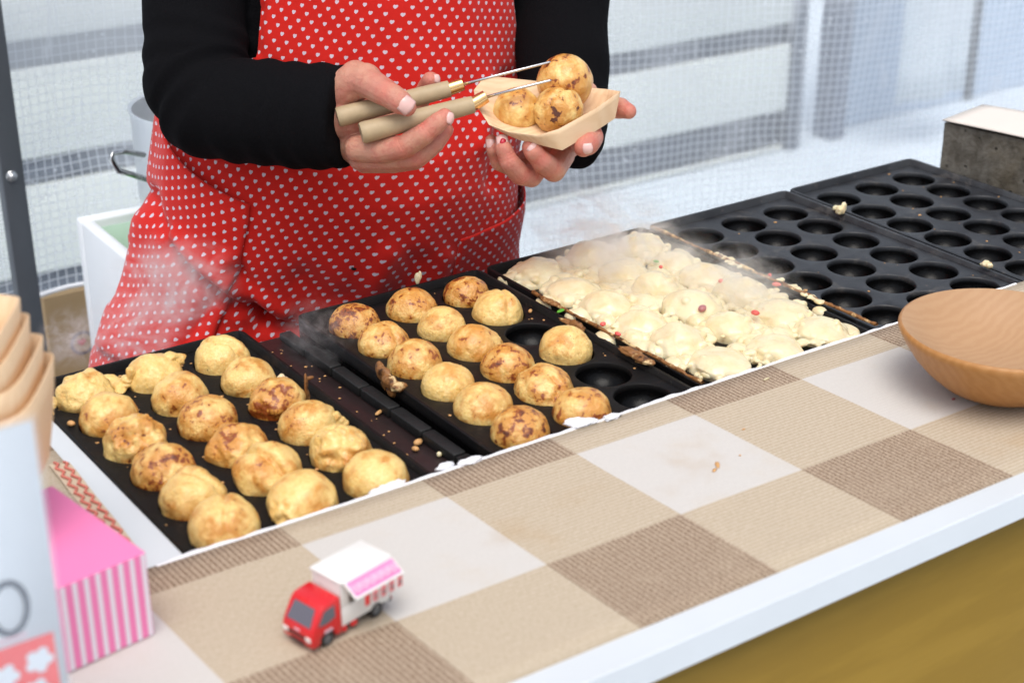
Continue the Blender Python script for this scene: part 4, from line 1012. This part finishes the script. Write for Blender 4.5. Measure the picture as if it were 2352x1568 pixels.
m = MB(); sbox(m, .0206, W2-.0206, .0206, .0216, ZB+.025, SZ-.012); sbox(m, .0206, W2-.0206, D2-.0216, D2-.0206, ZB+.025, SZ-.02); sbox(m, .0166, .0176, .022, D2-.022, ZB+.025, SZ-.006); mk('liner', m, M_GREENBOX, sb)
m = MB(); v_, f_ = ICO[4]; c = sp_(.085, .13, SZ-.050)
m.add([c+Vector((p.x*.075, p.y*.08, p.z*.035))*(1+.5*fbm(p, 2.5, 3, 3)) for p in v_], f_); tag(mk('leafy_greens', m, M_LETTUCE, loc=c, fix=False), 'bright green leaves inside the white polystyrene box', 'greens')
m = MB(); q_ = sp_(.03, .22, 0); m.box((q_.x, q_.y, GZ+0.007), (q_.x+.28, q_.y+.19, ZB-.001)); tag(mk('crate', m, M_GREY, loc=(q_.x+.1, q_.y+.1, GZ)), 'grey crate carrying the polystyrene box', 'crate')

# cooking pot
pt = thing('cooking_pot', (.40, .62, -.06), 'dull aluminium cooking pot with loop handle behind the vendor', 'pot')
pc = Vector((.395, .60, 0))
m = MB(); m.lathe([(.0005, -.075), (.088, -.075), (.094, -.068), (.095, .036), (.0975, .040), (.0975, .042), (.093, .040), (.092, -.07), (.0005, -.072)], c=pc, n=48); mk('pot_body', m, M_ALU, pt, sharp=50)
h = [atv(330, 356, .57), atv(285, 348, .55), atv(256, 352, .54), atv(256, 366, .535), atv(272, 393, .535), atv(300, 400, .54), atv(335, 412, .56)]
m = MB(); m.tube(h, .0035, 8); mk('handle', m, M_STEEL, pt)
m = MB(); m.box((.375, .52, GZ+.007), (.62, .70, -.0755)); tag(mk('metal_stand', m, M_GREY, loc=(.4, .6, GZ)), 'grey metal stand carrying the cooking pot', 'stand')

# cardboard box on the floor
kb = thing('cardboard_box', (.4, 1.0, GZ+.007), 'brown cardboard box with a round red printed mark by the tent post', 'box')
ku = atv(100, 690, .945).x; m = MB(); m.box((ku, .945, GZ+.007), (ku+.30, .975, atv(150, 674, .945).z)); mk('carton', m, M_KRAFT, kb, bevel=.002)
cc = atv(190, 787, .9445); n = 28
m = MB(); vs = [(cc.x+.0180*k*cos(2*pi*i/n), .9443, cc.z+.0180*k*sin(2*pi*i/n)) for k in (1, .80) for i in range(n)]
m.add(vs, [(i, (i+1) % n, n+(i+1) % n, n+i) for i in range(n)]); mk('printed_ring', m, M_PRINT_DARK, kb, smooth=False, fix=False)
m = MB(); vs = [(cc.x-.001, .9442, cc.z-.004), (cc.x+.006, .9442, cc.z+.002), (cc.x+.002, .9442, cc.z+.007), (cc.x-.003, .9442, cc.z+.005), (cc.x-.007, .9442, cc.z+.007), (cc.x-.008, .9442, cc.z+.001)]
m.add(vs, [tuple(range(6))]); mk('printed_mark', m, M_PRINT_RED, kb, smooth=False, fix=False)

# ================================================================== VENDOR
person = thing('person', (0.40, 0.30, GZ+0.007), 'vendor in black sweater and red heart apron holding picks and serving boat', 'person')
PHI = radians(9)
XH = Vector((cos(PHI), -sin(PHI), 0)); FH = Vector((-sin(PHI), -cos(PHI), 0))
PC = Vector((0.405, 0.275, 0))
A_ = [(-.8, .24), (-.3, .258), (-.12, .229), (-.04, .199), (.05, .184), (.12, .184), (.2, .172), (.3, .158), (.5, .165)]
B_d = [(-.8, .135), (-.3, .132), (-.06, .120), (.0, .138), (.05, .148), (.09, .146), (.15, .124), (.3, .108), (.5, .11)]
SH = [(-.8, -.070), (-.12, -.053), (.0, -.028), (.06, -.020), (.12, -.006), (.3, .015), (.5, .02)]
def body_pt(th, z, off=0.0):
    a, b, s = pl(A_, z)+off, pl(B_d, z)+off, pl(SH, z)
    ct_, st_ = cos(th), sin(th)
    return PC+XH*(s+a*math.copysign(abs(st_)**.92, st_))+FH*(b*math.copysign(abs(ct_)**.80, ct_))+Vector((0, 0, z))

# --- hands: joints given as picture point, depth and picture radius
def J(zx, zy, sc, ox, oy, D, r):
    x, y = zx/sc+ox, zy/sc+oy; return (at(x, y, D), r/sc*D/FPX)
def RH(zx, zy, d, r): return J(zx, zy, 5.2513, 717.8, 114.8, 1.372+d, r)
def LH(zx, zy, d, r): return J(zx, zy, 4.551, 1062.3, 103.4, 1.375+d, r)
hb = MB()
# right hand (holds the two picks)
caps_chain(hb, [RH(-300, 790, .018, 300), RH(150, 790, .008, 310), RH(400, 800, .006, 310)], 20)
caps_chain(hb, [RH(330, 520, -.004, 235), RH(520, 380, -.014, 240), RH(640, 370, -.022, 212)])            # base of thumb
caps_chain(hb, [RH(520, 330, -.014, 205), RH(720, 425, -.030, 186), RH(920, 540, -.042, 166), RH(1060, 630, -.047, 148), RH(1140, 690, -.048, 116)])
caps_chain(hb, [RH(380, 700, .014, 260), RH(480, 900, .016, 250), RH(540, 1150, .010, 240)], 18)         # palm
caps_chain(hb, [RH(600, 800, .026, 210), RH(700, 1000, .024, 200)], 18)
caps_chain(hb, [RH(540, 1190, -.006, 165), RH(850, 1210, -.018, 158), RH(1120, 1160, -.028, 148), RH(1340, 1020, -.036, 136), RH(1520, 870, -.038, 122), RH(1595, 805, -.036, 102)])   # middle finger
caps_chain(hb, [RH(580, 1300, .006, 160), RH(950, 1320, -.006, 140), RH(1260, 1290, -.014, 138), RH(1470, 1130, -.016, 120), RH(1600, 965, -.014, 104)])     # ring finger
caps_chain(hb, [RH(620, 1370, .018, 120), RH(980, 1385, .010, 105), RH(1250, 1350, .004, 98), RH(1440, 1210, .004, 85)])      # little finger
caps_chain(hb, [RH(720, 820, .034, 170), RH(1000, 760, .042, 130), RH(1290, 620, .042, 120), RH(1400, 430, .030, 122), RH(1425, 375, .024, 112)])      # index finger behind the handles
# left hand (carries the boat)
caps_chain(hb, [LH(1260, 760, .140, 150), LH(1240, 850, .100, 165), LH(1180, 920, .065, 180)], 18)
caps_chain(hb, [LH(1250, 900, .058, 170), LH(1050, 1060, .048, 165), LH(860, 1150, .048, 150)], 18)
caps_chain(hb, [LH(760, 1130, .052, 110), LH(520, 1280, .026, 96), LH(380, 1230, .006, 88), LH(322, 1090, -.004, 80), LH(302, 1000, -.004, 66)])
caps_chain(hb, [LH(860, 1180, .044, 120), LH(720, 1375, .012, 116), LH(600, 1350, -.002, 118), LH(490, 1230, -.014, 108), LH(428, 1080, -.018, 92), LH(412, 1005, -.016, 72)])
caps_chain(hb, [LH(1050, 1150, .042, 130), LH(955, 1310, .008, 126), LH(830, 1220, -.010, 118), LH(740, 1120, -.018, 102), LH(700, 1070, -.018, 84)])
caps_chain(hb, [LH(1250, 900, .060, 150), LH(1330, 920, .035, 128), LH(1350, 970, .010, 128), LH(1310, 1030, -.004, 126), LH(1265, 1065, -.010, 108)])
caps_chain(hb, [LH(1280, 800, .070, 150), LH(1400, 660, .062, 125), LH(1540, 650, .046, 122), LH(1650, 662, .036, 112), LH(1740, 695, .028, 82)])
caps_chain(hb, [LH(1320, 640, .070, 105), LH(1325, 480, .066, 88)])
hands = organic(hb, 0.0010, 7, 0.5)
KN = [(RH(920, 540, -.042, 150), RH(1060, 630, -.047, 148)), (RH(1120, 1160, -.028, 148), RH(1340, 1020, -.036, 136)), (RH(1400, 960, -.036, 128), RH(1520, 870, -.038, 122)), (RH(1260, 1290, -.014, 138), RH(1470, 1130, -.016, 120)),
      (LH(600, 1350, -.002, 118), LH(490, 1230, -.014, 108)), (LH(455, 1150, -.016, 100), LH(428, 1080, -.018, 92)), (LH(900, 1270, .0, 122), LH(830, 1220, -.010, 118)), (LH(780, 1165, -.015, 108), LH(740, 1120, -.018, 102)), (LH(345, 1150, .0, 84), LH(322, 1090, -.004, 80)), (LH(1350, 970, .010, 128), LH(1310, 1030, -.004, 126))]
TIPS = [RH(1595, 805, -.036, 102), RH(1600, 965, -.014, 104), RH(1425, 375, .024, 112), LH(302, 1000, -.004, 66), LH(412, 1005, -.016, 72), LH(700, 1070, -.018, 84), LH(1265, 1065, -.010, 108), LH(1740, 695, .028, 82), RH(1120, 720, -.044, 100)]
HV = np.array(hands.v); me_ = bpy.data.meshes.new('t'); me_.from_pydata(hands.v, [], hands.f); me_.update()
HN = np.array([v.normal[:] for v in me_.vertices]); bpy.data.meshes.remove(me_)
redness = np.zeros(len(HV)); dsp = np.zeros(len(HV))
for (p, r), (q, _) in KN:
    p_, a_ = np.array(p), np.array((q-p).normalized()); rel = HV-p_; sax = rel @ a_; dist = np.linalg.norm(rel-np.outer(sax, a_), axis=1)
    near = (dist < r*1.5) & (abs(sax) < .012)
    for o_, dp_ in ((-.0026, .00035), (0.0, .0006), (.0024, .00035)): dsp[near] -= dp_*np.exp(-((sax[near]-o_)/.0010)**2)
    redness[near] = np.maximum(redness[near], .8*np.exp(-(sax[near]/.006)**2))
for p, r in TIPS:
    d_ = np.linalg.norm(HV-np.array(p), axis=1); redness = np.maximum(redness, np.clip(1.25-d_/(r*2.0), 0, 1))
hands.v = [tuple(x) for x in HV+HN*dsp[:, None]]
# rest of the body (covered): torso, neck, head, upper arms
tb = MB()
ELB_R, SHO_R = at(447, 235, 1.435), at(452, -330, 1.50)
ELB_L, SHO_L = at(1318, 190, 1.585), at(1300, -330, 1.66)
for i, z in enumerate((-.30, -.12, .02, .15, .30, .42)):
    c = body_pt(0, z); cc_ = PC+XH*pl(SH, z)+Vector((0, 0, z)); a = pl(A_, z)-.035; b = pl(B_d, z)-.03
    for k in range(-2, 3): tb.sphere(cc_+XH*(k*.2*a*1.2), (b*.72, b*.72, .09), 14, 10)
shc = PC+XH*.02
caps_chain(tb, [(SHO_R, .05), (Vector((shc.x, shc.y, .50)), .07), (SHO_L, .05)])
caps_chain(tb, [(Vector((shc.x, shc.y, .50)), .055), (Vector((shc.x-.005, shc.y-.03, .60)), .05)])
tb.sphere((shc.x-.01, shc.y-.045, .70), (.075, .09, .105), 20, 14)
tb.sphere((shc.x-.02, shc.y-.135, .69), (.012, .016, .016), 10, 8)
caps_chain(tb, [(SHO_R, .045), (ELB_R, .036), (RH(-500, 800, .02, 300)[0], .034)])
caps_chain(tb, [(SHO_L, .045), (ELB_L, .034), (LH(1260, 740, .150, 200)[0], .020)])
torso = organic(tb, 0.008, 4)
hands.add(torso.v, torso.f)
body = mk('body', hands, M_SKIN, person, fix=False)
ra = body.data.attributes.new('redness', 'FLOAT', 'POINT'); ra.data.foreach_set('value', np.concatenate([redness, np.zeros(len(body.data.vertices)-len(redness))]).astype(np.float32))
# nails
def nail(Jt, nx, ny, wpx, lpx, sc, tipdir, mat=M_NAIL, lift=0.0, name='fingernail', th=.0009, k=1.0):
    """an oval plate at the fingertip: centre Jt, facing the direction nx,ny (picture) and the camera"""
    c, r = Jt
    right = RM @ Vector((1, 0, 0)); up = RM @ Vector((0, 1, 0)); fwd = RM @ Vector((0, 0, 1))
    N_ = (right*nx+up*ny+fwd).normalized(); t_ = (right*tipdir[0]+up*tipdir[1]); t_ = (t_-N_*t_.dot(N_)).normalized(); s_ = N_.cross(t_)
    D = dep(c); w, l = wpx/sc*D/FPX/2, lpx/sc*D/FPX/2
    ctr_ = c+N_*(r*k+lift); m = MB()
    def fn(a, b):
        p, q = a*2-1, b*2-1
        x = p*w*(1-.10*max(0, -q)**2); y = q*l*(1-.18*p*p)
        return ctr_+s_*x+t_*y-N_*(.42*w*p*p+.26*l*q*q)
    m.grid(fn, 8, 8)
    return mk(name, m, mat, body, fix=False, solid=th)
nail(RH(1105, 662, -.047, 134), .15, -.05, 215, 225, 5.2513, (.78, -.62), k=1.07)
nail(RH(1610, 830, -.036, 106), .95, -.10, 120, 150, 5.2513, (.45, .9))
nail(RH(1445, 370, .024, 112), 1.1, .15, 100, 110, 5.2513, (.1, 1.0))
nail(LH(303, 1030, -.004, 72), -.25, .25, 100, 150, 4.551, (-.1, 1))
nb = LH(418, 1040, -.017, 84); nail(nb, .02, .15, 128, 190, 4.551, (-.12, 1))
nail((nb[0]+RM @ Vector((0, .0006, 0)), nb[1]), .05, .15, 58, 70, 4.551, (.3, 1), M_NAIL_ART, .0007, 'nail_print', .0006)
nail(LH(722, 1098, -.018, 92), .30, .02, 120, 120, 4.551, (-.70, .65), k=1.07)
nail(LH(1295, 1058, -.010, 118), .12, -.45, 120, 110, 4.551, (-.75, -.1))

# --- sweater: torso with sleeves
sw = MB()
n = 48
zs = [-.10, -.02, .06, .119, .17, .22, .30, .38, .45, .50]
vs = []
for z in zs:
    for k in range(n): vs.append(body_pt(2*pi*k/n, z, -.030 if z < .12 else -.006 if z < .4 else -.006-.5*(z-.4)))
fs = [(i*n+k, i*n+(k+1) % n, (i+1)*n+(k+1) % n, (i+1)*n+k) for i in range(len(zs)-1) for k in range(n)]+[tuple(reversed(range(n))), tuple(range((len(zs)-1)*n, len(zs)*n))]
sw.add(vs, fs)
def armtube(pts, nn=28):
    caps = pts
    P = [p for p, r in caps]; R_ = [r for p, r in caps]
    sw.tube(P, R_, nn)
    for p, r in caps[:-2]: sw.sphere(p, r*.995, nn, 16)
W1 = at(786, 268, 1.372)
def rp(x, y, D, r): return (at(x, y, D), r*D/FPX)
armtube([rp(452, -330, 1.50, 135), rp(450, -120, 1.47, 124), rp(448, 60, 1.447, 119), rp(450, 180, 1.437, 122), rp(486, 245, 1.430, 124), rp(560, 258, 1.415, 121), rp(660, 264, 1.398, 120), rp(720, 267, 1.390, 121), rp(796, 271, 1.380, 118)])
armtube([rp(1300, -330, 1.66, 120), rp(1290, -120, 1.63, 116), rp(1286, 60, 1.60, 113), rp(1294, 160, 1.575, 106), rp(1300, 225, 1.560, 98), rp(1326, 285, 1.530, 72), rp(1330, 322, 1.512, 62), rp(1320, 345, 1.495, 54)])
caps_chain(sw, [(SHO_R, .075), (Vector((shc.x, shc.y, .49)), .085), (SHO_L, .075)])
caps_chain(sw, [(Vector((shc.x, shc.y, .50)), .07), (Vector((shc.x-.003, shc.y-.02, .555)), .058)])
swm = organic(sw, 0.0032, 5)
# crosswise wrinkles on the sleeves
ax_pts = [rp(448, 60, 1.447, 0)[0], rp(450, 180, 1.437, 0)[0], rp(520, 250, 1.42, 0)[0], rp(660, 264, 1.398, 0)[0], rp(784, 272, 1.377, 0)[0]]
acc = [0]
for a, b in zip(ax_pts, ax_pts[1:]): acc.append(acc[-1]+(b-a).length)
me_ = bpy.data.meshes.new('t'); me_.from_pydata(swm.v, [], swm.f); me_.update()
nrm = [v.normal.copy() for v in me_.vertices]; bpy.data.meshes.remove(me_)
newv = []
for p, nn in zip(swm.v, nrm):
    p = Vector(p); best = 9; s_ = 0
    for i in range(len(ax_pts)-1):
        a, b = ax_pts[i], ax_pts[i+1]; d = b-a; t = max(0, min(1, (p-a).dot(d)/d.length_squared)); q = a+d*t; e = (p-q).length
        if e < best: best = e; s_ = acc[i]+t*d.length
    if best < .07:
        w = nz(p, 14, 3)
        ph = s_*230+5.5*nz(p, 8, 1)+2.5*w
        amp = (.0013+.0012*math.exp(-((s_-.065)/.03)**2))*(.4+.6*(.5+.5*nz(p, 18, 8)))
        p = p+nn*(sin(ph)*amp+.0022*nz(p, 22, 6))
    else: p = p+nn*(.003*fbm(p, 9, 2, 2))
    newv.append(tuple(p))
swm.v = newv
mk('sweater', swm, M_FLEECE, person, fix=False)

# --- trousers and shoes
tg = MB(); hip = PC+XH*(-.02)
for s_ in (-1, 1):
    caps_chain(tg, [(Vector((hip.x, hip.y, -.16))+XH*(s_*.08), .115), (Vector((hip.x, hip.y+.02, -.42))+XH*(s_*.10), .075), (Vector((hip.x, hip.y+.04, -.72))+XH*(s_*.11), .055)], 20)
mk('trousers', organic(tg, .01, 3), M_TROUSER, person, fix=False)
for s_ in (-1, 1):
    m = MB(); c = Vector((hip.x, hip.y+.0, GZ+.045))+XH*(s_*.11); m.sphere(c, (.045, .12, .037), 18, 10); mk('shoe', m, M_BLACKPL, person)
hc = Vector((shc.x-.005, shc.y-.02, .725)); m = MB(); v_, f_ = ICO[4]
m.add([hc+Vector((p.x*.088, p.y*.105, p.z*.10))*(1+.05*fbm(p, 5, 2, 2)) for p in v_ if True], f_); mk('hair', m, M_HAIR, person, fix=False)

# --- apron
FOLDS = [   # picture polyline, width px, amount (m, + is outward)
    ([(395, 575), (450, 640), (540, 700), (640, 745), (690, 760)], 16, -.011), ([(400, 545), (470, 610), (560, 672), (650, 720)], 18, .007),
    ([(545, 625), (575, 690), (600, 740)], 20, -.009), ([(520, 600), (550, 680), (565, 720)], 22, .006),
    ([(345, 440), (360, 500), (395, 560)], 14, -.007), ([(480, 700), (420, 800)], 18, -.004), ([(330, 500), (290, 640), (250, 780)], 18, .006), ([(300, 560), (270, 680)], 14, -.004),
    ([(700, 640), (760, 690), (900, 700)], 34, -.006), ([(850, 700), (870, 640), (890, 590)], 26, .004), ([(930, 690), (960, 600)], 26, -.004), ([(1000, 660), (1020, 590)], 20, .004),
    ([(1170, 180), (1150, 300), (1130, 420)], 18, -.005), ([(1120, 190), (1105, 330)], 18, .004), ([(600, 20), (590, 120)], 12, -.003)]
def seg_d(x, y, L):
    best = 1e9
    for (x0, y0), (x1, y1) in zip(L, L[1:]):
        dx_, dy_ = x1-x0, y1-y0; t = max(0, min(1, ((x-x0)*dx_+(y-y0)*dy_)/(dx_*dx_+dy_*dy_))); best = min(best, math.hypot(x-x0-t*dx_, y-y0-t*dy_))
    return best
def thl(z): return pl([(-.5, -1.75), (.155, -1.70), (.175, -1.55), (.195, -.78), (.27, -.80), (.45, -.55)], z)
def thr(z): return pl([(-.5, 1.75), (.06, 1.70), (.10, 1.30), (.15, .98), (.23, .90), (.45, .62)], z)
def flare(th, z): return 0.0
def apron_pt(th, z, off=0.0):
    p = body_pt(th, z, .006+off)
    if z < .1:
        w = min(1, (.1-z)/.25)
        p = p+FH*(.010*w*sin(th*7+1.2+z*6)*cos(th*.6))
    x, y = px(p); d = 0.0
    for L, wd, am in FOLDS:
        e = seg_d(x, y, L)
        if e < wd*3: d += 1.5*am*math.exp(-(e/wd)**2)
    nrm_ = (XH*sin(th)*.8+FH*cos(th)).normalized()
    d += .0035*fbm((p.x, p.y, p.z*.45), 13, 5, 2)+.0012*nz((p.x, p.y, p.z*.5), 42, 2)
    return p+nrm_*d
def sheet(name, zlo, zhi, fl_, fr_, nu, nv, off, parent, mat=M_HEART, solid=.0012, uvo=(0, 0), rot=0.0):
    m = MB(); uvs = []; 
    for j in range(nv+1):
        z = lerp(zlo, zhi, j/nv); a, b = fl_(z), fr_(z)
        for i in range(nu+1):
            th = lerp(a, b, i/nu); m.v.append(tuple(apron_pt(th, z, off)))
            uu, vv = th*.175, z*1.04
            uvs.append((uu*cos(rot)-vv*sin(rot)+uvo[0], uu*sin(rot)+vv*cos(rot)+uvo[1]))
    m.f = [(j*(nu+1)+i, j*(nu+1)+i+1, (j+1)*(nu+1)+i+1, (j+1)*(nu+1)+i) for j in range(nv) for i in range(nu)]; m.m = [0]*len(m.f)
    return mk(name, m, mat, parent, fix=False, uv=uvs, solid=solid)
apr = sheet('apron', -.42, .44, thl, thr, 150, 190, 0.0, person, rot=.16)
# pockets: a slanted one on each hip, sagging open
def pocket(poly_l, poly_r, zlo, ztop_fn, uvo, rot, bulge):
    m = MB(); uvs = []; nu, nv = 36, 40
    for j in range(nv+1):
        for i in range(nu+1):
            a = i/nu; th = lerp(poly_l, poly_r, a); zt2 = ztop_fn(a); z = lerp(zlo, zt2, j/nv)
            bl = bulge*sin(pi*min(1, max(0, a)))*(.35+.65*(j/nv))
            m.v.append(tuple(apron_pt(th, z, .0032+bl))); uu, vv = th*.175, z*1.04
            uvs.append((uu*cos(rot)-vv*sin(rot)+uvo[0], uu*sin(rot)+vv*cos(rot)+uvo[1]))
    m.f = [(j*(nu+1)+i, j*(nu+1)+i+1, (j+1)*(nu+1)+i+1, (j+1)*(nu+1)+i) for j in range(nv) for i in range(nu)]; m.m = [0]*len(m.f)
    return mk('pocket', m, M_HEART, apr, fix=False, uv=uvs, solid=.0014)
pocket(-1.62, -.72, -.10, lambda a: lerp(.128, .066, a), (.003, .002), .55, .008)
pocket(.42, 1.55, -.11, lambda a: lerp(.000, .038, a**1.5), (.004, .001), -.1, .005)
# small dark hole scorched in the cloth
hp = None
for th in [i*.01 for i in range(-120, 120)]:
    for z in [i*.004-.1 for i in range(60)]:
        x, y = px(body_pt(th, z, .007)); e = math.hypot(x-815, y-613)
        if hp is None or e < hp[0]: hp = (e, th, z)
c = apron_pt(hp[1], hp[2], .0012); m = MB(); m.lathe([(.0004, 0), (.0026, 0), (.0034, -.0004)], n=14, M=Matrix.Translation(c) @ FH.to_track_quat('Z', 'Y').to_matrix().to_4x4()); mk('scorch_hole', m, M_SOOT, apr)

# ------------------------------------------------------------------ what the hands hold
rim = [(120, 470, .002), (145, 620, -.008), (280, 830, -.024), (480, 905, -.030), (780, 945, -.034), (1000, 880, -.030), (1390, 665, -.012), (1645, 485, .016), (1500, 462, .036), (1360, 450, .044), (1060, 400, .048), (780, 378, .046), (370, 335, .034), (220, 345, .022)]
bas = [(330, 700, .004), (360, 800, -.006), (450, 930, -.018), (600, 990, -.021), (860, 1052, -.023), (1040, 1095, -.021), (1390, 895, -.004), (1590, 765, .018), (1500, 720, .030), (1350, 700, .036), (1060, 660, .036), (780, 620, .032), (480, 570, .022), (360, 600, .012)]
def L3(q): return at(q[0]/4.551+1062.3, q[1]/4.551+103.4, 1.375+q[2])
def dens(L, k=4):
    out = []
    for i in range(len(L)):
        a, b = L[i], L[(i+1) % len(L)]
        for t in range(k): out.append(a.lerp(b, t/k))
    return out
rimp, basp = dens([L3(q) for q in rim]), dens([L3(q) for q in bas])
nn = len(rimp); m = MB(); vs = []
for k in range(5):
    t = k/4; vs += [basp[i].lerp(rimp[i], t) for i in range(nn)]
cen = sum(basp, Vector())/nn; vs.append(cen)
fs = [(k*nn+i, k*nn+(i+1) % nn, (k+1)*nn+(i+1) % nn, (k+1)*nn+i) for k in range(4) for i in range(nn)]+[(i, 5*nn, (i+1) % nn) for i in range(nn)]
m.add(vs, fs)
tag(mk('wooden_boat', m, M_BOAT, loc=cen, solid=.0006, sharp=45), 'thin veneer serving boat with three balls held in a hand', 'serving boat')
def hold_ball(zx, zy, d, rpx, seed, lab, br, ch, **kw):
    c, r = LH(zx, zy, d, rpx); place_ball('takoyaki_ball', c, r, seed, lab, 'octopus balls in the serving boat', br, ch, **kw)
hold_ball(570, 690, .006, 252, 71, 'golden octopus ball at the rear end of the held boat', .66, .75, lump=.03)
hold_ball(1000, 690, -.006, 262, 72, 'pale torn octopus ball facing out of the held boat', .58, .95, lump=.05, fold=.14, fdir=.80)
hold_ball(1070, 390, .016, 292, 73, 'largest octopus ball touched by the picks above the held boat', .68, .85, lump=.03, squash=1.0)

def pick(hx0, hy0, d0, hx1, hy1, d1, fx, fy, df, tx, ty, dt, r0, r1, lab):
    a, b = RH(hx0, hy0, d0, r0), RH(hx1, hy1, d1, r1)
    Z2 = lambda x, y, d: at(x/2.9257+689.1, y/2.9257+57.4, 1.372+d)
    f, tip = Z2(fx, fy, df), Z2(tx, ty, dt)
    t = thing('takoyaki_pick', a[0], lab, 'pick', 'wooden handled picks')
    m = MB(); d_ = (b[0]-a[0]); L = d_.length; d_.normalize()
    P = [a[0], a[0]+d_*.0015, a[0]+d_*.005, a[0].lerp(b[0], .5), a[0].lerp(b[0], .85), b[0]]
    m.tube(P, [a[1]*.90, a[1]*.99, a[1], lerp(a[1], b[1], .5), b[1]*1.03, b[1]*.96], 24); hd = mk('handle', m, M_HANDLE, t, sharp=45)
    hc_ = a[0]-d_*.0002; m = MB(); m.lathe([(.0003, .0001), (.0011, .0001)], n=10, M=Matrix.Translation(hc_) @ (-d_).to_track_quat('Z', 'Y').to_matrix().to_4x4()); mk('hanging_hole', m, M_SOOT, hd, fix=False)
    e = (f-b[0]).normalized(); m = MB()
    m.tube([b[0]-d_*.001, b[0]+(f-b[0])*.5, f, f+e*.0006], [b[1]*.82, b[1]*.80, b[1]*.72, b[1]*.3], 20); mk('ferrule', m, M_BRASS, t, sharp=40)
    m = MB(); m.tube([f-e*.003, f.lerp(tip, .5), f.lerp(tip, .97), tip], [.00135, .0013, .0012, .0004], 10); mk('needle', m, M_STEEL, t)
pick(300, 815, -.020, 1650, 470, -.008, 1095, 398, -.008, 1690, 248, .004, 122, 104, 'upper wooden handled steel pick touching the largest ball')
pick(585, 1005, -.032, 1935, 660, -.016, 1250, 480, -.016, 1690, 372, -.020, 132, 108, 'lower wooden handled steel pick with brass collar in front')

# ------------------------------------------------------------------ steam
def steam(c, r, dens_, sc, seed):
    v_, f_ = ICO[2]; m = MB(); m.add([p for p in v_], f_)
    o = mk('steam', m, mat_steam(dens_, sc, seed), loc=(0, 0, 0), fix=True); o.location = c; o.scale = r
    return tag(o, 'wisp of white steam rising over the hot griddles', 'steam', kind='stuff')
steam((U3+.045, -.06, .040), (.085, .13, .055), 70, 1.7, 1.0)
steam((U3+.085, -.17, .030), (.06, .08, .040), 60, 2.0, 3.0)
steam(at(385, 660, 1.36), (.075, .045, .055), 75, 1.5, 4.0)
steam(at(300, 760, 1.33), (.060, .040, .050), 60, 1.8, 9.0)
steam(at(745, 770, 1.35), (.045, .060, .040), 24, 2.2, 7.0)
steam(at(165, 775, 1.42), (.035, .03, .035), 70, 2.0, 12.0)
